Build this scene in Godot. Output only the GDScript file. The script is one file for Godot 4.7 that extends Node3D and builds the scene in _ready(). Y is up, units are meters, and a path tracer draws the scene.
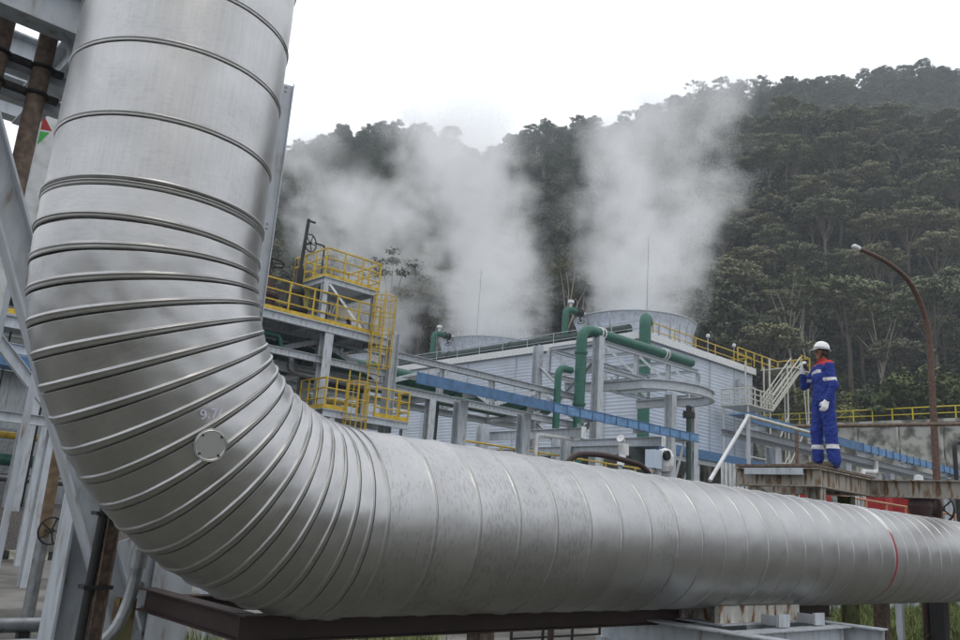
extends Node3D

# ------------------------------------------------------------------ mesh builder
class MB:
	var v := PackedVector3Array()
	var n := PackedVector3Array()
	var uv := PackedVector2Array()
	var c := PackedColorArray()
	var ix := PackedInt32Array()

	func quad(a: Vector3, b: Vector3, d: Vector3, e: Vector3) -> void:
		var nn := (b - a).cross(e - a).normalized()
		var k := v.size()
		v.append_array([a, b, d, e])
		n.append_array([nn, nn, nn, nn])
		uv.append_array([Vector2(0, 0), Vector2(1, 0), Vector2(1, 1), Vector2(0, 1)])
		ix.append_array([k, k + 2, k + 1, k, k + 3, k + 2])

	func box(t: Transform3D, s: Vector3) -> void:
		var h := s * 0.5
		var p: Array[Vector3] = []
		for i in 8:
			p.append(t * Vector3(h.x if i & 1 else -h.x, h.y if i & 2 else -h.y, h.z if i & 4 else -h.z))
		quad(p[4], p[5], p[7], p[6])
		quad(p[1], p[0], p[2], p[3])
		quad(p[5], p[1], p[3], p[7])
		quad(p[0], p[4], p[6], p[2])
		quad(p[6], p[7], p[3], p[2])
		quad(p[0], p[1], p[5], p[4])

	func abox(lo: Vector3, hi: Vector3) -> void:
		box(Transform3D(Basis.IDENTITY, (lo + hi) * 0.5), hi - lo)

	# ring sweep: centres, tangent-frame axes and radii; smooth normals
	func sweep(cs: Array, xs: Array, ys: Array, rs: Array, seg: int, cap0 := true, cap1 := true) -> void:
		var k := v.size()
		var m := cs.size()
		for i in m:
			for j in seg + 1:
				var a := TAU * j / seg
				var d: Vector3 = xs[i] * cos(a) + ys[i] * sin(a)
				v.append(cs[i] + d * rs[i])
				n.append(d)
				uv.append(Vector2(float(j) / seg, float(i) / maxi(1, m - 1)))
		for i in m - 1:
			for j in seg:
				var a := k + i * (seg + 1) + j
				var b := a + seg + 1
				ix.append_array([a, b, a + 1, a + 1, b, b + 1])
		for e in 2:
			if (cap0 if e == 0 else cap1):
				var i := 0 if e == 0 else m - 1
				var nn: Vector3 = xs[i].cross(ys[i]) * (-1.0 if e == 0 else 1.0)
				var q := v.size()
				v.append(cs[i]); n.append(nn); uv.append(Vector2(.5, .5))
				for j in seg + 1:
					var a := TAU * j / seg
					v.append(cs[i] + (xs[i] * cos(a) + ys[i] * sin(a)) * rs[i]); n.append(nn); uv.append(Vector2(.5, .5))
				for j in seg:
					if e == 0:
						ix.append_array([q, q + 1 + j, q + 2 + j])
					else:
						ix.append_array([q, q + 2 + j, q + 1 + j])

	func tube(a: Vector3, b: Vector3, r: float, seg := 10, r2 := -1.0) -> void:
		var f := MB.frame(a, b)
		sweep([a, b], [f.x, f.x], [f.y, f.y], [r, r if r2 < 0 else r2], seg)

	# tube along a polyline with rounded corners
	func path(pts: Array, r: float, bend: float, seg := 12, steps := 6) -> void:
		var c: Array = [pts[0]]
		for i in range(1, pts.size() - 1):
			var p: Vector3 = pts[i]
			var a: Vector3 = pts[i - 1] - p
			var b: Vector3 = pts[i + 1] - p
			var l := minf(bend, minf(a.length(), b.length()) * 0.49)
			var p0: Vector3 = p + a.normalized() * l
			var p1: Vector3 = p + b.normalized() * l
			for s in steps + 1:
				var t := float(s) / steps
				c.append(p0 * (1 - t) * (1 - t) + p * 2 * t * (1 - t) + p1 * t * t)
		c.append(pts[pts.size() - 1])
		var xs: Array = []
		var ys: Array = []
		var rs: Array = []
		var up := Vector3.UP
		for i in c.size():
			var d: Vector3 = (c[mini(i + 1, c.size() - 1)] - c[maxi(i - 1, 0)]).normalized()
			if i == 0:
				up = Vector3.UP if absf(d.y) < 0.9 else Vector3.RIGHT
			var x: Vector3 = up.cross(d).normalized()
			var y: Vector3 = d.cross(x).normalized()
			up = y
			xs.append(x); ys.append(y); rs.append(r)
		sweep(c, xs, ys, rs, seg)

	static func frame(a: Vector3, b: Vector3, up := Vector3.UP) -> Basis:
		var z := (b - a).normalized()
		if absf(z.dot(up.normalized())) > 0.98:
			up = Vector3.BACK if absf(z.z) < 0.9 else Vector3.RIGHT
		var x := up.cross(z).normalized()
		return Basis(x, z.cross(x), z)

	func bar(a: Vector3, b: Vector3, w: float, h: float, up := Vector3.UP) -> void:
		box(Transform3D(MB.frame(a, b, up), (a + b) * 0.5), Vector3(w, h, a.distance_to(b)))

	# I section: h along up, flange width w
	func ibeam(a: Vector3, b: Vector3, h: float, w: float, up := Vector3.UP, tf := 0.014, tw := 0.009) -> void:
		var f := MB.frame(a, b, up)
		var l := a.distance_to(b)
		var m := (a + b) * 0.5
		box(Transform3D(f, m + f.y * (h - tf) * 0.5), Vector3(w, tf, l))
		box(Transform3D(f, m - f.y * (h - tf) * 0.5), Vector3(w, tf, l))
		box(Transform3D(f, m), Vector3(tw, h - 2 * tf, l))

	func angle(a: Vector3, b: Vector3, s: float, up := Vector3.UP, t := 0.01) -> void:
		var f := MB.frame(a, b, up)
		var l := a.distance_to(b)
		var m := (a + b) * 0.5
		box(Transform3D(f, m + f.y * (s - t) * 0.5), Vector3(s, t, l))
		box(Transform3D(f, m + f.x * (s - t) * 0.5 - f.y * t * 0.5), Vector3(t, s - t, l))

	func channel(a: Vector3, b: Vector3, h: float, w: float, up := Vector3.UP, t := 0.01) -> void:
		var f := MB.frame(a, b, up)
		var l := a.distance_to(b)
		var m := (a + b) * 0.5
		box(Transform3D(f, m + f.y * (h - t) * 0.5 + f.x * w * 0.5), Vector3(w, t, l))
		box(Transform3D(f, m - f.y * (h - t) * 0.5 + f.x * w * 0.5), Vector3(w, t, l))
		box(Transform3D(f, m + f.x * t * 0.5), Vector3(t, h - 2 * t, l))

	func ring(cen: Vector3, axis: Vector3, rad: float, r: float, seg := 24, sub := 6, a0 := 0.0, a1 := TAU) -> void:
		var f := MB.frame(Vector3.ZERO, axis)
		var cs: Array = []
		var xs: Array = []
		var ys: Array = []
		var rs: Array = []
		for i in seg + 1:
			var a := lerpf(a0, a1, float(i) / seg)
			var d := f.x * cos(a) + f.y * sin(a)
			cs.append(cen + d * rad); xs.append(f.z); ys.append(d); rs.append(r)
		sweep(cs, xs, ys, rs, sub, absf(a1 - a0) < TAU - 0.01, absf(a1 - a0) < TAU - 0.01)

	# profile of (radius, height) turned round an axis
	func lathe(o: Vector3, axis: Vector3, prof: Array, seg := 24) -> void:
		var f := MB.frame(Vector3.ZERO, axis)
		for i in prof.size() - 1:
			var a: Vector2 = prof[i]
			var b: Vector2 = prof[i + 1]
			var t := (b - a).normalized()
			var k := v.size()
			for j in seg + 1:
				var an := TAU * j / seg
				var d := f.x * cos(an) + f.y * sin(an)
				var nn := (d * t.y - f.z * t.x).normalized()
				v.append(o + d * a.x + f.z * a.y); v.append(o + d * b.x + f.z * b.y)
				n.append(nn); n.append(nn)
				uv.append(Vector2(float(j) / seg, 0)); uv.append(Vector2(float(j) / seg, 1))
			for j in seg:
				var q := k + j * 2
				ix.append_array([q, q + 1, q + 2, q + 2, q + 1, q + 3])

	func mesh(m: Material) -> ArrayMesh:
		var a := []
		a.resize(Mesh.ARRAY_MAX)
		a[Mesh.ARRAY_VERTEX] = v
		a[Mesh.ARRAY_NORMAL] = n
		if uv.size() == v.size():
			a[Mesh.ARRAY_TEX_UV] = uv
		if c.size() == v.size():
			a[Mesh.ARRAY_COLOR] = c
		a[Mesh.ARRAY_INDEX] = ix
		var am := ArrayMesh.new()
		am.add_surface_from_arrays(Mesh.PRIMITIVE_TRIANGLES, a)
		am.surface_set_material(0, m)
		return am

# ------------------------------------------------------------------ things, parts, materials
var used := {}
var M := {}
var rng := RandomNumberGenerator.new()

func numbered(called: String) -> String:
	if not used.has(called):
		used[called] = 0
		return called
	used[called] += 1
	return "%s_%03d" % [called, used[called]]

func thing(called: String, label: String, category: String, at := Vector3.ZERO, group := "", kind := "") -> Node3D:
	var o := Node3D.new()
	o.name = numbered(called)
	add_child(o)
	o.position = at
	meta(o, label, category, group, kind)
	return o

func meta(o: Node, label: String, category := "", group := "", kind := "") -> void:
	if label: o.set_meta("label", label)
	if category: o.set_meta("category", category)
	if group: o.set_meta("group", group)
	if kind or category: o.set_meta("kind", kind if kind else "thing")

func part(called: String, mb: MB, m: Material, parent: Node3D, label := "") -> MeshInstance3D:
	return put(called, mb.mesh(m), parent, label)

func put(called: String, mesh: Mesh, parent: Node3D, label := "", at := Transform3D.IDENTITY) -> MeshInstance3D:
	var o := MeshInstance3D.new()
	o.name = called
	o.mesh = mesh
	o.transform = at
	parent.add_child(o, true)
	if label: o.set_meta("label", label)
	return o

func solo(called: String, mb: MB, m: Material, label: String, category: String, group := "", kind := "") -> MeshInstance3D:
	var o := MeshInstance3D.new()
	o.name = numbered(called)
	o.mesh = mb.mesh(m)
	add_child(o)
	meta(o, label, category, group, kind)
	return o

func lin(r: float, g: float, b: float) -> Color:
	return Color(r, g, b).linear_to_srgb()

func noise(seed_: int, freq: float, oct := 4, type := FastNoiseLite.TYPE_SIMPLEX_SMOOTH) -> FastNoiseLite:
	var f := FastNoiseLite.new()
	f.seed = seed_
	f.noise_type = type
	f.frequency = freq
	f.fractal_octaves = oct
	return f

# grey (or two colour) noise texture, seamless
func ntex(seed_: int, freq: float, stops: Array, oct := 5, size := 512, type := FastNoiseLite.TYPE_SIMPLEX_SMOOTH) -> ImageTexture:
	var im := noise(seed_, freq, oct, type).get_seamless_image(size, size)
	im.convert(Image.FORMAT_RGB8)
	var lut := PackedByteArray()
	for i in 256:
		var t := i / 255.0
		var col: Color = stops[0][1]
		for k in stops.size() - 1:
			if t >= stops[k][0]:
				var u: float = clampf((t - stops[k][0]) / maxf(1e-4, stops[k + 1][0] - stops[k][0]), 0, 1)
				col = (stops[k][1] as Color).lerp(stops[k + 1][1], u)
		lut.append_array([int(col.r * 255), int(col.g * 255), int(col.b * 255)])
	var d := im.get_data()
	for i in range(0, d.size(), 3):
		var q := d[i] * 3
		d[i] = lut[q]; d[i + 1] = lut[q + 1]; d[i + 2] = lut[q + 2]
	return ImageTexture.create_from_image(Image.create_from_data(size, size, false, Image.FORMAT_RGB8, d))

func g(x: float) -> Color:
	return Color(x, x, x)

func mat(name_: String, col: Color, rough := 0.6, metal := 0.0, tex: Texture2D = null, scale := 1.0, bump: Texture2D = null, bump_cm := 0.3, rtex: Texture2D = null) -> StandardMaterial3D:
	var m := StandardMaterial3D.new()
	m.resource_name = name_
	m.albedo_color = col
	m.roughness = rough
	m.metallic = metal
	if tex or bump or rtex:
		m.uv1_triplanar = true
		m.uv1_world_triplanar = true
		m.uv1_scale = Vector3.ONE * scale
	if tex:
		m.albedo_texture = tex
	if bump:
		m.heightmap_enabled = true
		m.heightmap_texture = bump
		m.heightmap_scale = bump_cm
	if rtex:
		m.roughness_texture = rtex
	M[name_] = m
	return m

func _ready() -> void:
	rng.seed = 7
	camera_and_light()
	materials()
	ground_and_hill()
	forest()
	cooling_tower()
	steam()
	big_pipe()
	pipe_supports()
	near_frame()
	plant_left()
	pipe_rack()
	cantilever()
	stairs()
	right_side()
	worker()

func camera_and_light() -> void:
	var cam := Camera3D.new()
	cam.name = "camera"
	add_child(cam)
	cam.position = Vector3(0, 1.6, 0)
	cam.basis = Basis(Vector3.UP, deg_to_rad(-42.2)) * Basis(Vector3.RIGHT, deg_to_rad(13.9)) * Basis(Vector3.BACK, deg_to_rad(4.1))
	cam.fov = 42.45
	cam.near = 0.05
	cam.far = 3000
	cam.current = true
	var e := Environment.new()
	e.background_mode = Environment.BG_SKY
	var sk := ProceduralSkyMaterial.new()
	sk.sky_top_color = Color(0.94, 0.955, 0.98)
	sk.sky_horizon_color = Color(0.985, 0.99, 1.0)
	sk.sky_curve = 0.2
	sk.ground_bottom_color = Color(0.36, 0.37, 0.35)
	sk.ground_horizon_color = Color(0.5, 0.5, 0.5)
	sk.ground_curve = 0.05
	sk.sun_angle_max = 0.0
	var sky := Sky.new()
	sky.sky_material = sk
	e.sky = sky
	e.background_energy_multiplier = 1.2
	e.tonemap_mode = Environment.TONE_MAPPER_LINEAR
	e.tonemap_exposure = 1.52
	e.sdfgi_enabled = true
	e.ssao_enabled = true
	e.ssil_enabled = true
	e.fog_enabled = true
	e.fog_density = 0.0008
	e.fog_light_color = Color(0.86, 0.89, 0.92)
	var we := WorldEnvironment.new()
	we.name = "environment"
	we.environment = e
	add_child(we)
	var sun := DirectionalLight3D.new()
	sun.name = "sun"
	add_child(sun)
	sun.rotation_degrees = Vector3(-58, -20, 0)
	sun.light_energy = 0.24
	sun.light_angular_distance = 30
	sun.light_color = Color(1.0, 0.985, 0.96)
	sun.shadow_enabled = true

func materials() -> void:
	var mottle := ntex(3, 0.012, [[0.0, g(.72)], [0.5, g(.9)], [1.0, g(1)]])
	var fine := ntex(5, 0.05, [[0.0, g(.6)], [0.5, g(.85)], [1.0, g(1)]])
	var grain := ntex(9, 0.09, [[0.0, g(0)], [1.0, g(1)]], 4)
	var rust := ntex(11, 0.014, [[0.0, Color(.62, .61, .59)], [.5, Color(.58, .56, .52)], [.6, Color(.5, .44, .37)], [.72, Color(.4, .3, .22)], [1.0, Color(.3, .2, .14)]], 6)
	var rusty := ntex(13, 0.02, [[0.0, Color(.56, .5, .45)], [.5, Color(.42, .365, .33)], [1.0, Color(.28, .235, .215)]], 6)
	var stain := ntex(15, 0.01, [[0.0, Color(.45, .45, .42)], [.4, Color(.75, .75, .72)], [.6, Color(.95, .95, .93)], [1.0, Color(1, 1, 1)]], 6)
	var soft := ntex(19, 0.014, [[0.0, Color(.68, .56, .46)], [.12, Color(.8, .75, .7)], [.24, Color(.9, .895, .885)], [.42, Color(.94, .94, .935)], [.6, Color(.985, .985, .985)], [1.0, Color(1, 1, 1)]], 6)
	mat("steel_paint", Color(.68, .705, .735), .5, 0.0, soft, .5)
	M.steel_paint.uv1_scale = Vector3(.9, .22, .9)
	M["steel_dark"] = M["steel_paint"]
	mat("white_paint", Color(.82, .83, .84), .5, 0.0, soft, .5)
	mat("yellow", Color(.80, .67, .15), .5, 0.0, mottle, .6)
	mat("green", Color(.085, .37, .31), .5, 0.0, ntex(23, .015, [[0.0, Color(.7, .66, .6)], [.25, Color(.8, .8, .78)], [.5, Color(.92, .92, .92)], [1.0, Color(1, 1, 1)]], 6), .5)
	mat("green_dark", Color(.045, .2, .16), .5, 0.0, mottle, .4)
	mat("blue", Color(.29, .45, .62), .5, 0.0, mottle, .5)
	mat("blue_pale", Color(.40, .57, .75), .5, 0.0, mottle, .5)
	mat("siding", Color(.74, .775, .825), .5, 0.0, ntex(27, .01, [[0.0, g(.88)], [.4, g(.96)], [1.0, g(1)]], 5), .08)
	mat("stack", Color(.8, .83, .88), .5, 0.0, mottle, .3)
	mat("concrete", Color(.62, .62, .6), .9, 0.0, stain, .16)
	mat("wall_concrete", Color(.68, .68, .66), .9, 0.0, ntex(21, 0.012, [[0.0, Color(.3, .3, .29)], [.35, Color(.62, .62, .6)], [.6, Color(.93, .93, .92)], [1.0, Color(1, 1, 1)]], 6), .1)
	mat("rust_steel", Color(.95, .95, .95), .75, 0.0, rust, .55)
	M.rust_steel.uv1_scale = Vector3(1.4, .3, 1.4)
	mat("rust_brown", Color(.92, .9, .88), .8, 0.0, rusty, 1.2)
	mat("red_oxide", Color(.22, .145, .135), .7, 0.0, mottle, .8)
	mat("black", Color(.07, .07, .075), .6)
	mat("dark_metal", Color(.17, .165, .165), .55, .3, fine, .8)
	mat("iron_red", Color(.25, .15, .13), .65, .2, fine, 1.1)
	mat("galvanized", Color(.62, .63, .64), .42, .85, mottle, 1.1)
	mat("red", Color(.66, .09, .08), .5, 0.0, mottle, .8)
	mat("orange_rail", Color(.74, .52, .38), .55, 0.0, mottle, .8)
	mat("pale_rail", Color(.80, .80, .76), .55, 0.0, mottle, .8)
	mat("gravel", Color(.52, .50, .48), 1.0, 0.0, ntex(31, 0.11, [[0.0, g(.25)], [.5, g(.6)], [1.0, g(1)]], 3), .33)
	mat("asphalt", Color(.46, .45, .44), .92, 0.0, stain, .09)
	mat("soil", Color(.30, .27, .22), 1.0, 0.0, mottle, .2)
	mat("hill_soil", Color(.13, .14, .1), 1.0, 0.0, mottle, .05)
	mat("bark", Color(.42, .39, .35), .95, 0.0, fine, .3)
	mat("bark_pale", Color(.66, .63, .58), .95, 0.0, fine, .3)
	mat("rust_white", Color(.85, .84, .82), .75, 0.0, ntex(17, 0.016, [[0.0, Color(.95, .95, .94)], [.55, Color(.82, .81, .79)], [.66, Color(.62, .5, .4)], [.8, Color(.45, .28, .18)], [1.0, Color(.3, .16, .1)]], 5), .9)
	M.rust_white.uv1_scale = Vector3(.8, .4, .8)
	mat("kerb_white", Color(.74, .73, .68), .9, 0.0, stain, .6)
	mat("kerb_black", Color(.2, .2, .2), .9, 0.0, stain, .6)
	mat("green_olive", Color(.36, .38, .22), .7, 0.0, stain, .6)
	var leaf := mat("leaf", Color(1, 1, 1), .75)
	leaf.vertex_color_use_as_albedo = true
	leaf.metallic_specular = 0.3
	leaf.backlight_enabled = true
	leaf.backlight = Color(.25, .3, .12)
	var grass := mat("grass", Color(1, 1, 1), .8)
	grass.vertex_color_use_as_albedo = true
	grass.metallic_specular = 0.25

# ------------------------------------------------------------------ ground, hill, forest
const HEAD := Vector2(0.6717, -0.7408)
const SIDE := Vector2(0.7408, 0.6717)
const RIDGE := [[-420, 118], [-260, 112], [-167, 126], [-126, 138], [-88, 145], [-67, 156], [-41, 158], [-19, 154], [-6, 151], [11, 158], [46, 168], [73, 181], [99, 190], [135, 198], [158, 197], [181, 206], [208, 208], [320, 215], [460, 205]]
var hill_noise := noise(40, 0.018, 4)

func lookup(tab: Array, s: float) -> float:
	for i in tab.size() - 1:
		if s < tab[i + 1][0]:
			var t: float = clampf((s - tab[i][0]) / float(tab[i + 1][0] - tab[i][0]), 0, 1)
			return lerpf(tab[i][1], tab[i + 1][1], t * t * (3 - 2 * t))
	return tab[tab.size() - 1][1]

# height of the hillside at lateral s and depth d (both from the road's view line)
func hill_h(s: float, d: float) -> float:
	var top := lookup(RIDGE, s * 330.0 / maxf(d, 200.0))
	var t := clampf((d - 92.0) / 238.0, -0.2, 1.25)
	var h := 11.0 + (top - 11.0) * (t if t < 0.9 else 0.9 + 0.1 * (1.0 - pow(1.0 - minf(1.0, (t - 0.9) * 3.0), 2.0)))
	if t > 1.0: h -= (t - 1.0) * 160.0
	var w := smoothstep(10.0, 60.0, s)
	h += w * (15.0 * exp(-pow((d - 160.0) / 34.0, 2)) - 13.0 * exp(-pow((d - 222.0) / 28.0, 2)))
	h += hill_noise.get_noise_2d(s, d) * 7.0 * clampf((d - 95.0) / 60.0, 0, 1)
	return h if d > 92 else minf(h, 11.0)

func world_of(s: float, d: float, y: float) -> Vector3:
	return Vector3(SIDE.x * s + HEAD.x * d, y, SIDE.y * s + HEAD.y * d)

func ground_and_hill() -> void:
	var mb := MB.new()
	mb.quad(Vector3(-1500, 0, 1500), Vector3(1500, 0, 1500), Vector3(1500, 0, -1500), Vector3(-1500, 0, -1500))
	var gnd := solo("ground", mb, M.asphalt, "weathered grey yard ground", "", "", "structure")
	gnd.remove_meta("label")
	mb = MB.new()
	mb.abox(Vector3(-40, 0, -7.2), Vector3(14.1, .012, 60))
	solo("lawn", mb, mat("lawn", Color(.41, .41, .37), 1.0, 0.0, M.soil.albedo_texture, .4), "", "", "", "structure")
	# hillside
	mb = MB.new()
	var ns := 74
	var nd := 34
	for j in nd + 1:
		for i in ns + 1:
			var d := lerpf(84, 420, float(j) / nd)
			var s := lerpf(-1.0, 1.0, float(i) / ns) * (d * 0.72 + 60)
			var y := hill_h(s, d) if j > 0 else -1.0
			mb.v.append(world_of(s, d, y))
			var e := 2.0
			var gx := (hill_h(s + e, d) - hill_h(s - e, d)) / (2 * e)
			var gd := (hill_h(s, d + e) - hill_h(s, d - e)) / (2 * e)
			mb.n.append((Vector3.UP - Vector3(SIDE.x, 0, SIDE.y) * gx - Vector3(HEAD.x, 0, HEAD.y) * gd).normalized())
			mb.uv.append(Vector2(i, j))
	for j in nd:
		for i in ns:
			var a := j * (ns + 1) + i
			mb.ix.append_array([a, a + ns + 1, a + 1, a + 1, a + ns + 1, a + ns + 2])
	var hill := solo("hill", mb, M.hill_soil, "", "", "", "structure")

# one leaf clump: small bent faces through a flattened ball
func clump(mb: MB, cen: Vector3, rad: Vector3, count: int, leaf: float, tone: Color, r: RandomNumberGenerator) -> void:
	for i in count:
		var q := Vector3(r.randfn(), r.randfn(), r.randfn()).normalized() * pow(r.randf(), 0.45)
		if q.y < -0.25: q.y *= 0.4
		var p := cen + q * rad
		var nn := (q + Vector3(r.randfn() * .5, 0.55 + r.randfn() * .35, r.randfn() * .5)).normalized()
		var t := nn.cross(Vector3(r.randfn(), r.randfn(), r.randfn())).normalized()
		var b := nn.cross(t)
		var s := leaf * r.randf_range(.6, 1.3)
		var k := mb.v.size()
		mb.v.append_array([p - t * s, p - b * s * .55 + nn * s * .12, p + t * s, p + b * s * .55 + nn * s * .12])
		mb.n.append_array([nn, nn, nn, nn])
		mb.ix.append_array([k, k + 2, k + 1, k, k + 3, k + 2])
		var f := r.randf_range(.72, 1.25)
		var col := Color(tone.r * f, tone.g * f, tone.b * f)
		mb.c.append_array([col, col, col, col])

func limb(mb: MB, pts: Array, r0: float, r1: float, seg := 6) -> void:
	var xs: Array = []
	var ys: Array = []
	var rs: Array = []
	for i in pts.size():
		var d: Vector3 = (pts[mini(i + 1, pts.size() - 1)] - pts[maxi(i - 1, 0)]).normalized()
		var x := d.cross(Vector3(0.3, 0.1, 0.95)).normalized()
		xs.append(x); ys.append(d.cross(x)); rs.append(lerpf(r0, r1, float(i) / (pts.size() - 1)))
	mb.sweep(pts, xs, ys, rs, seg, false, true)

# kinds: 0 umbrella crown in flat tiers, 1 round dense crown, 2 open tall crown with pale forked trunk
func tree_meshes(kind: int, seed_: int, tone: Color) -> Array:
	var r := RandomNumberGenerator.new()
	r.seed = seed_
	var wood := MB.new()
	var crown := MB.new()
	var h := 16.0 if kind == 0 else (14.0 if kind == 1 else 18.0)
	var top := h * (0.62 if kind == 0 else (0.5 if kind == 1 else 0.6))
	var base: Array = [Vector3(0, -1.5, 0)]
	var lean := Vector3(r.randfn() * .5, 0, r.randfn() * .5)
	for i in range(1, 5):
		base.append(Vector3(0, top * i / 4.0, 0) + lean * (i / 4.0) + Vector3(r.randfn() * .15, 0, r.randfn() * .15))
	limb(wood, base, 0.34 if kind < 2 else .26, 0.2 if kind < 2 else .13, 7)
	var R: float = [4.3, 3.9, 3.3][kind] * r.randf_range(.9, 1.1)
	var drop: float = [2.1, 5.0, 2.4][kind]
	var nb := [9, 8, 5][kind] as int
	var fork: Vector3 = base[4]
	var nc := [30, 34, 17][kind] as int
	for i in nc:
		# golden-angle spread over the dome, jittered
		var q := sqrt((i + .5) / nc)
		var an := i * 2.39996 + r.randf_range(-.35, .35)
		var rr := R * q * r.randf_range(.85, 1.12)
		var yy := h - drop * q * q + r.randf_range(-.5, .35)
		if r.randf() < [.06, .16, .12][kind]: continue
		var e := Vector3(cos(an) * rr, yy, sin(an) * rr) + lean + Vector3(r.randfn(), r.randfn() * .8, r.randfn()) * ([.25, .55, .45][kind] as float)
		if i % (3 if kind < 2 else 4) == 0:
			var mid := fork.lerp(e, .55) + Vector3(r.randfn() * .25, -.35, r.randfn() * .25)
			limb(wood, [base[3].lerp(fork, r.randf()), mid, e], 0.11, 0.03, 5)
		var tn := tone * r.randf_range(.75, 1.22)
		if kind == 0:
			clump(crown, e, Vector3(1.35, .5, 1.35) * r.randf_range(.75, 1.2), 84, .25, tn, r)
			if i % 3 == 1: clump(crown, e * Vector3(.8, 1, .8) - Vector3(0, 1.5, 0), Vector3(1.1, .35, 1.1), 40, .25, tn * .9, r)
		elif kind == 1:
			clump(crown, e, Vector3(1.25, .95, 1.25) * r.randf_range(.75, 1.25), 96, .26, tn, r)
		else:
			clump(crown, e, Vector3(1.15, .6, 1.15) * r.randf_range(.7, 1.25), 60, .22, tn, r)
	return [wood, crown]

func forest() -> void:
	var r := RandomNumberGenerator.new()
	r.seed = 91
	var tones := [[Color(.148, .162, .094), Color(.115, .136, .08), Color(.178, .178, .106), Color(.134, .142, .094)], [Color(.07, .088, .054), Color(.054, .069, .046), Color(.1, .115, .07), Color(.086, .094, .06)], [Color(.085, .095, .05), Color(.07, .08, .046), Color(.10, .10, .056), Color(.09, .09, .06)]]
	var protos := []
	for kind in 3:
		var set_ := []
		for k in 4:
			var w := tree_meshes(kind, 500 + kind * 10 + k, tones[kind][k])
			var bm: Material = M.bark_pale if kind == 2 else M.bark
			set_.append([(w[0] as MB).mesh(bm), (w[1] as MB).mesh(M.leaf)])
		protos.append(set_)
	var labels := ["spreading umbrella-crowned tree of the olive canopy on the hillside", "dark round-crowned tree of the upper forested slope", "slender tree with a pale forked trunk at the foot of the hillside"]
	var groups := ["umbrella-crowned trees on the hillside", "dark trees on the upper slope", "pale-trunked trees at the foot of the hill"]
	var names := ["umbrella_tree", "round_tree", "slender_tree"]
	var spots := []
	# jittered rows, nearer rows first
	var d := 94.0
	while d < 352.0:
		var step := 4.5 + d * 0.0083
		var half := d * 0.66 + 14
		var s := -half + r.randf() * step
		while s < half:
			var ss := s + r.randf_range(-.42, .42) * step
			var dd := d + r.randf_range(-.45, .45) * step
			# not where the tower and the pipe hide the hill wholly
			var x := 480.0 + 849.0 * ss / dd
			if not (x < 235 and dd < 320):
				spots.append([ss, dd, x])
			s += step * 1.12
		d += step * .92
	var count := [0, 0, 0]
	var rest := {}
	for sp in spots:
		var ss: float = sp[0]
		var dd: float = sp[1]
		var spur := smoothstep(10.0, 55.0, ss) * (1.0 - smoothstep(168.0, 200.0, dd))
		var kind := 1
		if dd < 103 and r.randf() < .6: kind = 2
		elif r.randf() < spur * .95 + .06: kind = 0
		elif r.randf() < (.08 if dd < 315 else .4): kind = 2
		var y := hill_h(ss, dd)
		var size := r.randf_range(.62, 1.1) * ([.84, .92, .78][kind] as float)
		if dd > 312:
			size *= r.randf_range(.75, 1.25)
			if r.randf() < .35: kind = 0
		if dd < 103: size *= 1.25
		var k := r.randi() % 4
		var tr := Transform3D(Basis(Vector3.UP, r.randf() * TAU).scaled(Vector3(size, size * r.randf_range(.88, 1.12), size)), world_of(ss, dd, y))
		var p: Array = protos[kind][k]
		if count[kind] < 100 and sp[2] > 250 and sp[2] < 1000:
			count[kind] += 1
			var t := thing(names[kind], labels[kind], "tree", Vector3.ZERO, groups[kind])
			t.transform = tr
			put("trunk", p[0], t)
			put("crown", p[1], t)
		else:
			var key := "%d_%d" % [kind, k]
			if not rest.has(key): rest[key] = []
			rest[key].append(tr)
	var wood := thing("forest", "far forest covering the upper hillside up to the ridge", "forest", Vector3.ZERO, "", "stuff")
	for key in rest:
		var kk := (key as String).split("_")
		for q in 2:
			var mm := MultiMesh.new()
			mm.transform_format = MultiMesh.TRANSFORM_3D
			mm.mesh = protos[int(kk[0])][int(kk[1])][q]
			mm.instance_count = rest[key].size()
			for i in rest[key].size():
				mm.set_instance_transform(i, rest[key][i])
			var mi := MultiMeshInstance3D.new()
			mi.name = "trunks" if q == 0 else "crowns"
			mi.multimesh = mm
			mi.set_meta("kind", "stuff")
			wood.add_child(mi, true)
	# low growth between the trunks at the foot of the slope
	var lowm := MB.new()
	for i in 9:
		clump(lowm, Vector3(r.randfn() * 1.0, r.randf_range(.3, 2.2), r.randfn() * 1.0), Vector3(.9, .6, .9), 60, .2, Color(.05, .06, .032) * r.randf_range(.7, 1.3), r)
	var low := MultiMesh.new()
	low.transform_format = MultiMesh.TRANSFORM_3D
	low.mesh = lowm.mesh(M.leaf)
	low.instance_count = 4200
	for i in 4200:
		var dd := 90.0 + 45.0 * pow(r.randf(), 1.3) if i < 1500 else r.randf_range(130, 335)
		var ss := r.randf_range(-.3, .68) * dd
		low.set_instance_transform(i, Transform3D(Basis(Vector3.UP, r.randf() * TAU).scaled(Vector3.ONE * r.randf_range(.8, 1.7) * (1.0 if dd < 135 else 1.8)), world_of(ss, dd, hill_h(ss, dd))))
	var lo := MultiMeshInstance3D.new()
	lo.name = "undergrowth"
	lo.multimesh = low
	add_child(lo)
	meta(lo, "dark low growth between the trunks at the foot of the slope", "undergrowth", "", "stuff")

# ------------------------------------------------------------------ cooling tower
const TX0 := 48.0
const TX1 := 63.6
const TZ0 := -35.25
const TZ1 := -88.0
const TY := 15.7
const SH := 3.0
const STACKS := [Vector3(55.8, 16.0, -41.8), Vector3(55.8, 16.0, -59.6), Vector3(55.8, 16.0, -77.4)]

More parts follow.
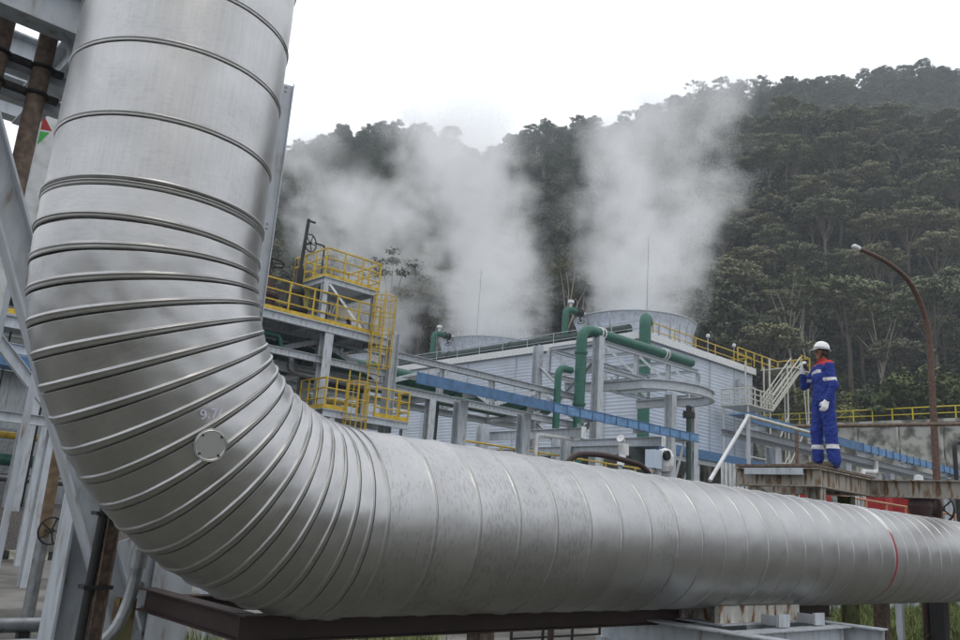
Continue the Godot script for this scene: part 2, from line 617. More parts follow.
func railing(t: Node3D, pts: Array, hgt: float, m: Material, every := 1.6, r := 0.024, toe := 0.0, mids := 1) -> void:
	for i in pts.size() - 1:
		var a: Vector3 = pts[i]
		var b: Vector3 = pts[i + 1]
		var u := Vector3(0, hgt, 0)
		var mb := MB.new()
		mb.tube(a + u, b + u, r, 6)
		part("top_rail", mb, m, t)
		for k in mids:
			var f := float(k + 1) / (mids + 1)
			mb = MB.new()
			mb.tube(a + u * f, b + u * f, r * .8, 6)
			part("mid_rail", mb, m, t)
		if toe > 0:
			mb = MB.new()
			mb.bar(a + Vector3(0, toe * .5 + .01, 0), b + Vector3(0, toe * .5 + .01, 0), .012, toe)
			part("toe_board", mb, m, t)
		var n := maxi(1, roundi(a.distance_to(b) / every))
		for k in n + (1 if i == pts.size() - 2 else 0):
			var p := a.lerp(b, float(k) / n)
			mb = MB.new()
			mb.tube(p, p + u, r * 1.1, 6)
			part("post", mb, m, t)

func cooling_tower() -> void:
	var t := thing("cooling_tower", "large cooling tower hall clad in pale ribbed siding below the steam", "building", Vector3((TX0 + TX1) * .5, 0, TZ0))
	var off := -t.position
	# ribbed siding above a dark open louvre storey
	var y0 := 7.7
	for side in 2:
		var mb := MB.new()
		var y := y0
		var pitch := 0.27
		while y < TY - 0.05:
			var y1 := minf(y + pitch, TY)
			var ys := [y, y + pitch * .62, y + pitch * .74, y1]
			var o := [0.0, 0.045, 0.0, 0.0]
			for k in 3:
				var o0: float = o[k]
				var o1: float = o[k + 1]
				if side == 0:
					mb.quad(Vector3(TX0 - o0, ys[k], TZ1) + off, Vector3(TX0 - o0, ys[k], TZ0) + off, Vector3(TX0 - o1, ys[k + 1], TZ0) + off, Vector3(TX0 - o1, ys[k + 1], TZ1) + off)
				else:
					mb.quad(Vector3(TX0, ys[k], TZ0 + o0) + off, Vector3(TX1, ys[k], TZ0 + o0) + off, Vector3(TX1, ys[k + 1], TZ0 + o1) + off, Vector3(TX0, ys[k + 1], TZ0 + o1) + off)
			y += pitch
		part("siding_wall", mb, M.siding, t)
	var mb: MB
	# open lower storey: columns round the edge, fill walls far inside
	for i in 6:
		piece(t, "storey_column", Vector3(TX0 + .1 + i * 3.02, 0, TZ0 - .6) + off, Vector3(TX0 + .5 + i * 3.02, y0, TZ0 - .2) + off, M.concrete)
	for i in range(1, 17):
		piece(t, "storey_column", Vector3(TX0 + .1, 0, TZ0 - .6 - i * 3.1) + off, Vector3(TX0 + .5, y0, TZ0 - .2 - i * 3.1) + off, M.concrete)
	piece(t, "fill_wall", Vector3(TX0 + 4.6, 0, TZ1 + .5) + off, Vector3(TX0 + 4.9, y0, TZ0 - 5.2) + off, M.concrete)
	piece(t, "fill_wall", Vector3(TX0 + 4.9, 0, TZ0 - 5.2) + off, Vector3(TX1 - .2, y0, TZ0 - 4.9) + off, M.concrete)
	piece(t, "end_wall", Vector3(TX1 - .3, 0, TZ1) + off, Vector3(TX1 - .05, y0, TZ0 - .3) + off, M.concrete)
	mb = MB.new()
	mb.abox(Vector3(TX0 + .05, y0, TZ1) + off, Vector3(TX1, TY - .1, TZ0 - .05) + off)
	part("core", mb, M.steel_dark, t)
	mb = MB.new()
	mb.abox(Vector3(TX0 - .25, TY, TZ1) + off, Vector3(TX1 + .1, TY + .12, TZ0 + .25) + off)
	part("roof_deck", mb, M.steel_dark, t)
	for side in 2:
		mb = MB.new()
		if side == 0: mb.abox(Vector3(TX0 - .32, TY - .2, TZ1) + off, Vector3(TX0 - .253, TY + .35, TZ0 + .25) + off)
		else: mb.abox(Vector3(TX0 - .32, TY - .2, TZ0 + .253) + off, Vector3(TX1 + .1, TY + .35, TZ0 + .32) + off)
		part("coping", mb, M.white_paint, t)
	# sheet joints and downpipes on the siding
	for x in [51.0, 56.9, 60.6]:
		mb = MB.new()
		mb.tube(Vector3(x, y0, TZ0 + .1) + off, Vector3(x, TY, TZ0 + .1) + off, .035, 6)
		part("downpipe", mb, M.steel_dark, t)
	for z in [-38.5, -43.0, -48.0, -54.0, -60.0, -66.0]:
		mb = MB.new()
		mb.tube(Vector3(TX0 - .1, y0, z) + off, Vector3(TX0 - .1, TY, z) + off, .035, 6)
		part("downpipe", mb, M.steel_dark, t)
	for y in [10.2, 14.4]:
		mb = MB.new()
		mb.abox(Vector3(60.9, y - .3, TZ0 + .05) + off, Vector3(61.1, y + .3, TZ0 + .35) + off)
		mb.tube(Vector3(61, y, TZ0 + .2) + off, Vector3(63.8, y, TZ0 + .2) + off, .05, 6)
		part("wall_bracket", mb, M.steel_dark, t)
	# fan stacks
	var si := 0
	for s in STACKS:
		var fs := thing("fan_stack", ["round pale fan stack on the tower roof beside the tall green pipe bend", "round pale fan stack on the tower roof above the blue walkway roof", "round pale fan stack on the tower roof behind the yellow platform"][si], "fan stack", s, "fan stacks on the cooling tower")
		si += 1
		var r0 := 4.75
		var n := 30
		for k in n:
			var a0 := TAU * k / n
			var a1 := TAU * (k + 1) / n - .012
			mb = MB.new()
			for q in 3:
				var b0 := lerpf(a0, a1, q / 3.0)
				var b1 := lerpf(a0, a1, (q + 1) / 3.0)
				for e in 4:
					var h0 := SH * e / 4.0
					var h1 := SH * (e + 1) / 4.0
					var ra := r0 + .55 * pow(absf(h0 / SH - .45) * 1.5, 2)
					var rb := r0 + .55 * pow(absf(h1 / SH - .45) * 1.5, 2)
					mb.quad(Vector3(cos(b1) * ra, h0, sin(b1) * ra), Vector3(cos(b0) * ra, h0, sin(b0) * ra), Vector3(cos(b0) * rb, h1, sin(b0) * rb), Vector3(cos(b1) * rb, h1, sin(b1) * rb))
			part("stack_panel", mb, M.stack, fs)
			mb = MB.new()
			var dv := Vector3(cos(a0 - .006), 0, sin(a0 - .006))
			mb.bar(dv * (r0 + .2) + Vector3(0, .02, 0), dv * (r0 + .16) + Vector3(0, SH - .05, 0), .035, .07, Vector3(-dv.z, 0, dv.x))
			part("stack_rib", mb, M.steel_dark, fs)
		mb = MB.new()
		mb.ring(Vector3(0, SH + .02, 0), Vector3.UP, r0 + .4, .06, 48, 6)
		part("rim", mb, M.steel_dark, fs)
		mb = MB.new()
		mb.lathe(Vector3.ZERO, Vector3.UP, [Vector2(4.55, SH - .1), Vector2(4.4, .4), Vector2(.05, .4)], 32)
		part("inner_lining", mb, M.stack, fs)
	# roof rails: grey along the left edge, yellow along the right edge
	var gr := thing("roof_railing", "grey pipe railing along the left roof edge of the cooling tower", "railing", Vector3(TX0, TY + .12, TZ0))
	railing(gr, [Vector3(.1, 0, TZ1 - TZ0), Vector3(.1, 0, 0)], 1.15, M.steel_dark, 3.0, .035)
	var yr := thing("roof_railing", "yellow railing along the right roof edge of the cooling tower", "railing", Vector3(TX0, TY + .12, TZ0))
	railing(yr, [Vector3(1.2, 0, .05), Vector3(TX1 - TX0 - .2, 0, .05)], 1.15, M.yellow, 2.6, .05)
	railing(yr, [Vector3(TX1 - TX0 - .2, 0, .05), Vector3(TX1 - TX0 - .2, 0, -9)], 1.15, M.yellow, 2.6, .05)
	for x in [57.2, 61.2]:
		var lp := thing("roof_lamp", "small white lamp on a short post by the yellow roof railing", "lamp", Vector3(x, TY + .12, TZ0 - .3), "lamps along the tower roof")
		mb = MB.new(); mb.tube(Vector3.ZERO, Vector3(0, 1.7, 0), .04, 6); part("post", mb, M.steel_dark, lp)
		mb = MB.new(); mb.lathe(Vector3(0, 1.7, 0), Vector3.UP, [Vector2(.02, 0), Vector2(.15, .04), Vector2(.16, .2), Vector2(.08, .3), Vector2(0, .32)], 12); part("lamp_globe", mb, M.white_paint, lp)
	# green header along the left roof edge, with a riser at each cell
	var hd := thing("green_header_pipe", "dark green header pipe along the left roof edge of the tower", "pipe", Vector3(TX0 + .45, TY + .85, TZ0))
	mb = MB.new(); mb.tube(Vector3(0, 0, -46), Vector3(0, 0, -1.5), .36, 12); part("pipe_run", mb, M.green_dark, hd)
	for z in [-38, -30, -22, -14, -6]:
		mb = MB.new(); mb.ring(Vector3(0, 0, z), Vector3.BACK, .37, .05, 16, 6); part("pipe_flange", mb, M.green_dark, hd)
	si = 0
	for z in [-43.2, -59.8]:
		var rp := thing("green_riser_pipe", ["green riser pipe with a gate valve beside the larger fan stack", "green riser pipe with a gate valve beside the farther fan stack"][si], "pipe", Vector3(TX0 + .45, TY + .85, z), "green riser pipes with valves")
		si += 1
		mb = MB.new(); mb.path([Vector3(0, 0, 0), Vector3(0, 2.5, 0), Vector3(1.3, 2.5, 0)], .27, .6, 12); part("riser", mb, M.green, rp)
		mb = MB.new(); mb.lathe(Vector3(1.3, 2.5, 0), Vector3.RIGHT, [Vector2(0, 0), Vector2(.36, 0), Vector2(.36, .08), Vector2(.25, .1), Vector2(.2, .3), Vector2(.25, .5), Vector2(.36, .52), Vector2(.36, .6), Vector2(0, .6)], 14); part("valve_body", mb, M.dark_metal, rp)
		mb = MB.new(); mb.tube(Vector3(1.6, 2.5, 0), Vector3(1.6, 1.7, .3), .07, 8); mb.ring(Vector3(1.6, 1.66, .32), Vector3(0, 1, -.4), .28, .035, 16, 6); part("handwheel", mb, M.dark_metal, rp)
		mb = MB.new(); mb.path([Vector3(1.9, 2.5, 0), Vector3(2.5, 2.5, 0), Vector3(2.5, -.4, 0)], .22, .4, 12); part("downcomer", mb, M.steel_dark, rp)
		mb = MB.new(); mb.lathe(Vector3(.6, 2.75, 0), Vector3.UP, [Vector2(.12, 0), Vector2(.12, .3), Vector2(.28, .34), Vector2(.24, .58), Vector2(0, .62)], 10); part("vent_cap", mb, M.white_paint, rp)
	# lightning rods
	for q in [[Vector3(54.2, 19.6, -39.4), 6.5, "thin lightning rod rising through the steam above the nearer fan stack"], [Vector3(50.5, TY, -56.0), 9.5, "thin lightning rod rising beside the farther fan stack"]]:
		var rd := MB.new(); rd.tube(Vector3.ZERO, Vector3(0, q[1], 0), .05, 6, .02); rd.lathe(Vector3.ZERO, Vector3.UP, [Vector2(.16, 0), Vector2(.16, .1), Vector2(.06, .3)], 8)
		var ro := solo("lightning_rod", rd, M.steel_dark, q[2], "rod", "lightning rods"); ro.position = q[0]

# ------------------------------------------------------------------ steam
# each plume is a cloud of fine mist flecks: blocks of air, each filled as thickly as the billows are there
func steam() -> void:
	var r := RandomNumberGenerator.new()
	r.seed = 5
	var lump := noise(77, .07, 2)
	var curl := noise(78, .17, 3)
	var m := StandardMaterial3D.new()
	m.resource_name = "mist"
	m.albedo_color = Color(.985, .99, .995)
	m.roughness = 1.0
	m.specular_mode = BaseMaterial3D.SPECULAR_DISABLED
	m.backlight_enabled = true
	m.backlight = Color(1, 1, 1)
	var cell := 1.3
	var levels := 18
	var tau_max := .4
	var s := .0085
	var blocks: Array = []
	for lv in levels:
		var mb := MB.new()
		var cnt := int(tau_max * (lv + .5) / levels * cell * cell / (1.3 * s * s * .5))
		for i in cnt:
			var c := Vector3(r.randf() - .5, r.randf() - .5, r.randf() - .5) * cell
			var a := Vector3(r.randfn(), r.randfn(), r.randfn()).normalized()
			var b := a.cross(Vector3(r.randfn(), r.randfn(), r.randfn())).normalized() * s
			var e := a.cross(b)
			var k := mb.v.size()
			mb.v.append_array([c + b, c - b * .5 + e * .87, c - b * .5 - e * .87])
			mb.n.append_array([a, a, a])
			mb.ix.append_array([k, k + 2, k + 1])
		blocks.append(mb.mesh(m))
	var lab := ["tall white steam plume rising from the fan stack nearest the yellow stairs", "white steam plume rising from the middle fan stack", "white steam plume drifting up behind the yellow platform"]
	var turns: Array[Basis] = []
	for a in 4:
		for b in 4:
			turns.append(Basis(Vector3.UP, a * PI / 2) * Basis(Vector3.RIGHT, b * PI / 2))
	for i in 3:
		var top: float = [31.0, 32.0, 30.0][i]
		var drift: Vector2 = [Vector2(2.2, 1.6), Vector2(-5.0, -5.5), Vector2(-6.5, -6.5)][i]
		var spots: Array = []
		for lv in levels: spots.append([])
		var half := 12
		for yy in int(top / cell):
			for xx in range(-half, half):
				for zz in range(-half, half):
					var hgt := (yy + .5) * cell
					var f := hgt / top
					var ax := Vector2(drift.x, drift.y) * pow(f, 1.4)
					var u := Vector2((xx + .5) * cell, (zz + .5) * cell)
					var p := Vector3(ax.x + u.x, hgt, ax.y + u.y)
					var wid := lerpf(4.5, [7.6, 8.0, 8.6][i], pow(f, .75))
					var n0 := lump.get_noise_3d(p.x + i * 90, p.y * .8, p.z)
					var n1 := absf(curl.get_noise_3d(p.x + i * 90, p.y * .9, p.z))
					var q := u.length() / wid + n0 * lerpf(.4, 1.35, f) + n1 * 1.25 - .2
					var den := (1.0 - smoothstep(.3, 1.1, q)) * lerpf(1.0, .24, f) * (1.0 - smoothstep(.48, 1.0, f + n0 * .5))
					var veil := exp(-pow(u.length() / (wid * 1.15), 2)) * clampf(.6 + 1.4 * n0, 0, 1) * smoothstep(.0, .15, f) * (1.0 - smoothstep(.6, 1.0, f))
					den = (den + .055 * veil) * ([.95, 1.0, .92][i] as float)
					var lv := int(den * levels + r.randf() * .5)
					if lv < 1: continue
					spots[mini(lv, levels - 1)].append(Transform3D(turns[r.randi() % 16], p))
		var t := thing("steam_plume", lab[i], "steam", STACKS[i] + Vector3(0, 2.2, 0), "steam plumes over the cooling tower", "stuff")
		for lv in levels:
			if spots[lv].is_empty(): continue
			var mm := MultiMesh.new()
			mm.transform_format = MultiMesh.TRANSFORM_3D
			mm.mesh = blocks[lv]
			mm.instance_count = spots[lv].size()
			for k in spots[lv].size():
				mm.set_instance_transform(k, spots[lv][k])
			var o := MultiMeshInstance3D.new()
			o.name = "mist"
			o.multimesh = mm
			o.set_meta("kind", "stuff")
			t.add_child(o, true)

# ------------------------------------------------------------------ the big clad pipe
const PR := 0.56
const PX := 1.53
const PY := 1.566
const PZ := -4.36
const BEND := 1.33

# one cladding sheet swept along centres; raised bead and lapped lip at its far end
func sheet(a: Callable, len_: float, r: float, seed_: int, bead: float, nlen: int, dent: float, seam_at: float) -> MB:
	var mb := MB.new()
	var nz := noise(1234, 1.6, 2)
	var seg := 112
	var ts: Array = []
	var rs: Array = []
	var e := 0.0155
	# the sheet starts in a recessed step under the lip of the one before, which leaves a narrow open joint
	ts.append(.002); rs.append(-.012)
	ts.append(seam_at); rs.append(-.012)
	ts.append(seam_at + .0006); rs.append(-.0008)
	for i in nlen + 1:
		ts.append(lerpf(seam_at + .0028, len_ - e - .002, float(i) / nlen)); rs.append(0.0)
	ts.append(len_ - e); rs.append(0.0)
	for q in [[-.0125, .5], [-.010, .9], [-.0072, 1.0], [-.0045, .9], [-.002, .5], [.004, .4], [.012, .4], [.0121, -.3]]:
		ts.append(len_ + q[0]); rs.append(bead * q[1])
	var rows := ts.size()
	for i in rows:
		var fr: Array = a.call(ts[i])
		for j in seg + 1:
			var an := TAU * j / seg
			var d: Vector3 = fr[1] * cos(an) + fr[2] * sin(an)
			var p: Vector3 = fr[0] + d * r
			var w := (nz.get_noise_3dv(p * 1.4) + .45 * nz.get_noise_3dv(p * 4.5 + Vector3(7, 3, 1))) * dent * (1.0 if i <= nlen + 4 else .6)
			mb.v.append(fr[0] + d * (r + rs[i] + w))
			mb.uv.append(Vector2(an * r + seed_ * .37, ts[i] + seed_ * .61) * .5)
			mb.n.append(d)
	for i in rows - 1:
		for j in seg:
			var q := i * (seg + 1) + j
			mb.ix.append_array([q, q + seg + 1, q + 1, q + 1, q + seg + 1, q + seg + 2])
	# smooth normals from the faces
	var acc := PackedVector3Array()
	acc.resize(mb.v.size())
	for k in range(0, mb.ix.size(), 3):
		var A := mb.ix[k]; var B := mb.ix[k + 1]; var C := mb.ix[k + 2]
		var fn := (mb.v[C] - mb.v[A]).cross(mb.v[B] - mb.v[A])
		acc[A] += fn; acc[B] += fn; acc[C] += fn
	for i in rows:
		var q0 := i * (seg + 1)
		var s := acc[q0] + acc[q0 + seg]
		acc[q0] = s; acc[q0 + seg] = s
	for k in acc.size():
		mb.n[k] = acc[k].normalized()
	return mb

func metal_texture(seed_: int, fleck: float, streak: float, along: bool) -> ImageTexture:
	var w := 512
	var im := Image.create_empty(w, w, false, Image.FORMAT_RGB8)
	var a := noise(seed_, 0.008, 4)
	var b := noise(seed_ + 1, 0.05, 3)
	var c := noise(seed_ + 2, 0.13, 3)
	for y in w:
		for x in w:
			# periodic by folding the sample into a torus-free mirrored domain
			var fx := float(x if x < w / 2 else w - 1 - x)
			var fy := float(y if y < w / 2 else w - 1 - y)
			var v := .94 + a.get_noise_2d(fx, fy) * .06
			v += (b.get_noise_2d(fx * 4.0, fy * .2) if along else b.get_noise_2d(fx * .2, fy * 4.0)) * .07 * streak
			var f := c.get_noise_2d(fx * .4, fy * 1.5) + a.get_noise_2d(fx + 300, fy) * .5
			v -= smoothstep(.22, .4, f) * .5 * fleck
			v = clampf(v, 0, 1)
			im.set_pixel(x, y, Color(v, v * .998, v * .99))
	return ImageTexture.create_from_image(im)

func metal(name_: String, col: Color, rough: float, tex: Texture2D, rtex: Texture2D, bump: Texture2D, bump_cm: float) -> StandardMaterial3D:
	var m := StandardMaterial3D.new()
	m.resource_name = name_
	m.albedo_color = col
	m.metallic = 1.0
	m.roughness = rough
	m.albedo_texture = tex
	m.roughness_texture = rtex
	m.heightmap_enabled = true
	m.heightmap_texture = bump
	m.heightmap_scale = bump_cm
	M[name_] = m
	return m

func big_pipe() -> void:
	var t := thing("steam_pipe", "huge silver aluminium clad pipe bending from upright to horizontal", "pipe", Vector3(PX, 0, PZ))
	var off := -t.position
	var clean := metal_texture(60, .05, .28, false)
	var dirty := metal_texture(70, .17, .35, false)
	var worn := metal_texture(70, .09, .3, false)
	var drips := metal_texture(80, .05, .45, true)
	var rt := ntex(64, .02, [[0.0, g(.84)], [.5, g(.93)], [1.0, g(1)]], 5, 256)
	var bt := ntex(66, .02, [[0.0, g(0)], [1.0, g(1)]], 3, 256)
	var alu := Color(.715, .715, .72)
	metal("clad_upright", alu, .41, drips, rt, bt, .12)
	metal("clad_elbow", alu, .4, clean, rt, bt, .15)
	metal("clad_run", alu, .46, dirty, rt, bt, .08)
	metal("clad_run_worn", alu, .46, worn, rt, bt, .08)
	metal("clad_run_clean", alu, .46, clean, rt, bt, .08)
	var up := func(base: float): return func(s: float): return [Vector3(PX, base - s, PZ) + off, Vector3.RIGHT, Vector3.FORWARD]
	# upright sheets, from the top down
	var lev := [5.6, 5.05, 4.62, 4.19, 3.84, 3.43, 3.065, 2.896]
	for i in lev.size() - 1:
		var mb := sheet(up.call(lev[i]), lev[i] - lev[i + 1], PR + (.004 if i == 6 else 0.0), 100 + i, .008 if i < 5 else .012, 5, .004, .0165 if i < 6 else .0185)
		part("cladding_sheet", mb, M.clad_upright if i < 6 else M.clad_elbow, t)
	var mb2 := MB.new()
	mb2.ring(Vector3(PX, 3.095, PZ) + off, Vector3.UP, PR + .004, .011, 96, 6)
	part("bead_band", mb2, M.clad_upright, t)
	# elbow gores
	var ng := 18
	var cen := Vector3(PX + BEND, PY + BEND, PZ) + off
	for i in ng:
		var a0 := PI + (PI / 2) * i / ng
		var da := (PI / 2) / ng
		var f := func(s: float):
			var k0 := s / (da * BEND)
			var rad := Vector3(cos(a0), sin(a0), 0).lerp(Vector3(cos(a0 + da), sin(a0 + da), 0), k0)
			return [cen + rad * BEND, rad, Vector3.FORWARD]
		var mb := sheet(f, da * BEND, PR + .006, 200 + i, .0085, 3, .008, .0188)
		part("elbow_gore", mb, M.clad_elbow, t)
	# horizontal sheets
	var x := PX + BEND
	var i := 0
	while x < 21.0:
		var l := .355
		var bx := x
		var f := func(s: float): return [Vector3(bx + s, PY, PZ) + off, Vector3.UP, Vector3.BACK]
		var big := i % 4 == 3
		var mb := sheet(f, l, PR, 300 + i, .009 if big else .0055, 4, .0035, .0155 if i % 4 else .0175)
		part("cladding_sheet", mb, M.clad_run if x < 4.5 or i == 7 else (M.clad_run_worn if x < 6.4 or i == 12 else M.clad_run_clean), t)
		x += l
		i += 1
	# narrow band: bare strap over the top, red paint down the front
	for q in [[-.5, 1.08, "band_strap", M.white_paint, "bright bare strap over the top of the pipe"], [1.02, 2.42, "band_paint", mat("band_red", Color(.55, .11, .18), .5), "narrow red painted band down the front of the pipe"]]:
		var bm := MB.new()
		var nseg := 40
		for j in nseg:
			var a0: float = lerpf(q[0], q[1], float(j) / nseg)
			var a1: float = lerpf(q[0], q[1], float(j + 1) / nseg)
			var w1: float = .085 if q[0] < 0 else .05 * (1.0 - pow(float(j + 1) / nseg, 4) * .7)
			var w0: float = .085 if q[0] < 0 else .05 * (1.0 - pow(float(j) / nseg, 4) * .7)
			var d0 := Vector3(0, cos(a0), sin(a0)) * (PR + .0085)
			var d1 := Vector3(0, cos(a1), sin(a1)) * (PR + .0085)
			var c0 := Vector3(9.96, PY, PZ) + off
			bm.quad(c0 + d1, c0 + d1 + Vector3(w1, 0, 0), c0 + d0 + Vector3(w0, 0, 0), c0 + d0)
			bm.quad(c0 + d1 * .975, c0 + d1, c0 + d0, c0 + d0 * .975)
			bm.quad(c0 + d1 + Vector3(w1, 0, 0), c0 + d1 * .975 + Vector3(w1, 0, 0), c0 + d0 * .975 + Vector3(w0, 0, 0), c0 + d0 + Vector3(w0, 0, 0))
		part(q[2], bm, q[3], t, q[4])
	var mb: MB
	# round inspection cover on the elbow
	var nn := Vector3(-.21, -.19, .96).normalized()
	var pc := Vector3(1.77, 1.88, -3.815) + off + nn * .006
	mb = MB.new()
	mb.lathe(pc, nn, [Vector2(.075, -.03), Vector2(.075, .006), Vector2(.071, .009), Vector2(.067, .004), Vector2(0, .004)], 32)
	var cov := part("inspection_cover", mb, mat("cover_metal", Color(.74, .74, .74), .42, 1.0), t, "round cover plate riveted on the elbow")
	mb = MB.new()
	mb.ring(pc + nn * .004, nn, .077, .004, 32, 6)
	part("cover_rim", mb, M.clad_elbow, cov)
	for k in 4:
		var bf := MB.frame(Vector3.ZERO, nn)
		var an := PI / 4 + k * PI / 2
		mb = MB.new()
		mb.lathe(pc + (bf.x * cos(an) + bf.y * sin(an)) * .062 + nn * .006, nn, [Vector2(.006, 0), Vector2(.005, .005), Vector2(0, .006)], 8)
		part("screw", mb, M.dark_metal, cov)

	# chalk mark above the cover
	var tm := TextMesh.new()
	var fo := SystemFont.new()
	fo.font_names = PackedStringArray(["Droid Sans"])
	tm.font = fo
	tm.text = "9.7/"
	tm.font_size = 24
	tm.pixel_size = .0026
	tm.depth = .0012
	tm.material = mat("chalk", Color(.74, .74, .82), 1.0)
	var tn := Vector3(-.14, -.11, .98).normalized()
	var tx := Vector3(.97, .22, .16)
	tx = (tx - tn * tx.dot(tn)).normalized()
	put("chalk_mark", tm, t, "faint chalk figures above the round cover", Transform3D(Basis(tx, tn.cross(tx), tn), Vector3(1.74, 2.028, -3.797) + off + tn * .015))

# ------------------------------------------------------------------ small builders
func member(t: Node3D, called: String, a: Vector3, b: Vector3, h: float, w: float, m: Material, up := Vector3.UP) -> void:
	var mb := MB.new()
	mb.ibeam(a, b, h, w, up, clampf(h * .06, .01, .03), clampf(h * .04, .008, .02))
	part(called, mb, m, t)

func rod(t: Node3D, called: String, a: Vector3, b: Vector3, r: float, m: Material, seg := 8) -> void:
	var mb := MB.new()
	mb.tube(a, b, r, seg)
	part(called, mb, m, t)

func piece(t: Node3D, called: String, lo: Vector3, hi: Vector3, m: Material) -> MeshInstance3D:
	var mb := MB.new()
	mb.abox(lo, hi)
	return part(called, mb, m, t)

func column(at: Vector3, h: float, s: float, m: Material, label: String, group := "", flange_z := true) -> Node3D:
	var t := thing("steel_column", label, "column", at, group)
	var mb := MB.new()
	mb.ibeam(Vector3.ZERO, Vector3(0, h, 0), s, s, Vector3.BACK if flange_z else Vector3.RIGHT, s * .06, s * .045)
	part("shaft", mb, m, t)
	mb = MB.new()
	mb.abox(Vector3(-s * .75, 0, -s * .75), Vector3(s * .75, .03, s * .75))
	part("base_plate", mb, m, t)
	return t

func handwheel(t: Node3D, c: Vector3, axis: Vector3, r: float, m: Material, stem := 0.0) -> void:
	var mb := MB.new()
	mb.ring(c, axis, r, r * .075, 28, 6)
	var f := MB.frame(Vector3.ZERO, axis)
	for k in 5:
		var a := TAU * k / 5
		mb.tube(c, c + (f.x * cos(a) + f.y * sin(a)) * r, r * .06, 6)
	mb.lathe(c - axis.normalized() * r * .12, axis, [Vector2(0, 0), Vector2(r * .2, 0), Vector2(r * .2, r * .24), Vector2(0, r * .24)], 10)
	part("handwheel", mb, m, t)
	if stem > 0: rod(t, "stem", c, c - axis.normalized() * stem, r * .1, m)

# ------------------------------------------------------------------ what carries the big pipe
func pipe_supports() -> void:
	# dark red frame under the elbow
	var t := thing("red_oxide_frame", "dark red painted steel frame beneath the silver pipe elbow", "steel frame", Vector3(2.5, .93, -4.6))
	member(t, "beam", Vector3(0, 0, -1.45), Vector3(0, 0, -.0105), .15, .12, M.red_oxide)
	member(t, "beam", Vector3(-.06, -.002, .05), Vector3(7.4, -.002, .05), .15, .12, M.red_oxide)
	member(t, "cross_beam", Vector3(.062, 0, -1.2), Vector3(.7, 0, -1.2), .1, .1, M.red_oxide)
	piece(t, "stub_post", Vector3(.62, .078, -.02), Vector3(.74, .3, .1), M.red_oxide)
	piece(t, "stub_post", Vector3(.3, .078, -.62), Vector3(.5, .15, -.4), M.red_oxide)
	for x in [1.85, 6.4]:
		var lg := piece(t, "leg", Vector3(x - .07, -.93, -.02), Vector3(x + .07, -.078, .12), M.rust_brown)
	piece(t, "leg", Vector3(-.18, -.93, -1.55), Vector3(-.06, .0, -1.45), mat("yellowed", Color(.68, .66, .45), .7, 0.0, M.rust_steel.albedo_texture, .4))
	# grey pipe bed with a rusty saddle further along
	t = thing("pipe_bed", "grey steel bed with stiffener plates carrying the pipe saddle", "pipe support", Vector3(7.6, 0, -4.36))
	member(t, "side_beam", Vector3(-1.15, .78, -.75), Vector3(-1.15, .78, 1.05), .22, .2, M.steel_dark)
	member(t, "side_beam", Vector3(1.1, .78, -.75), Vector3(1.1, .78, .9), .22, .2, M.steel_dark)
	member(t, "end_beam", Vector3(-1.04, .78, .55), Vector3(.99, .78, .55), .2, .16, M.steel_dark)
	member(t, "end_beam", Vector3(-1.04, .78, -.5), Vector3(.99, .78, -.5), .2, .16, M.steel_dark)
	for x in [-.15, .55]:
		piece(t, "stiffener_plate", Vector3(x - .1, .891, .5), Vector3(x + .1, 1.0, .525), M.steel_dark)
		piece(t, "stiffener_web", Vector3(x - .012, .891, .3), Vector3(x + .012, .98, .499), M.steel_dark)
	for x in [-1.15, 1.1]:
		for z in [-.65, .8]:
			piece(t, "leg", Vector3(x - .1, 0, z - .1), Vector3(x + .1, .668, z + .1), M.steel_dark)
	var s := thing("pipe_saddle", "rust streaked white saddle plate under the silver pipe", "pipe support", Vector3(7.6, .884, -4.36))
	for z in [-.2, .2]:
		var mb := MB.new()
		mb.abox(Vector3(-.75, 0, z - .02), Vector3(.75, .16, z + .02))
		part("saddle_web", mb, M.rust_white, s)
	for x in [-.6, -.2, .2, .6]:
		piece(s, "rib", Vector3(x - .015, .002, -.18), Vector3(x + .015, .15, .18), M.rust_white)
	piece(s, "foot_plate", Vector3(-.8, -.0, -.28), Vector3(.8, .014, .28), M.steel_dark)
	# posts in the grass
	var k := 0
	for q in [[13.15, -5.25, .085, "rust_brown", "brown rusty post standing in the grass under the pipe"], [11.65, -5.5, .05, "steel_dark", "thin grey post in the grass under the pipe beside the pipe bed"], [10.9, -5.4, .1, "dark_metal", "dark square post under the pipe behind the pipe bed"], [15.0, -5.7, .05, "steel_dark", "thin bluish grey post in the grass under the pipe"], [15.6, -5.3, .11, "dark_metal", "thick dark post at the grass edge under the pipe"]]:
		var p := thing("support_post", q[4], "post", Vector3(q[0], 0, q[1]))
		piece(p, "shaft", Vector3(-q[2], .02, -q[2]), Vector3(q[2], 1.35, q[2]), M[q[3]])
		piece(p, "base_plate", Vector3(-q[2] * 1.6, 0, -q[2] * 1.6), Vector3(q[2] * 1.6, .018, q[2] * 1.6), M[q[3]])
	# scrap rack with looped wire beyond the pipe
	t = thing("wire_rack", "low black rack with loops of wire on the yard behind the pipe", "rack", Vector3(8.6, 0, -7.9))
	for x in [-.5, .1, .7, 1.3]:
		rod(t, "upright", Vector3(x, 0, 0), Vector3(x, .55, 0), .02, M.black)
	for y in [.2, .5]:
		rod(t, "bar", Vector3(-.5, y, 0), Vector3(1.3, y, 0), .016, M.black)
	for x in [-.2, .4, 1.0]:
		var mb := MB.new()
		mb.ring(Vector3(x, .5, .03), Vector3(0, .2, 1), .2, .012, 20, 5, PI, TAU)
		part("wire_loop", mb, M.black, t)

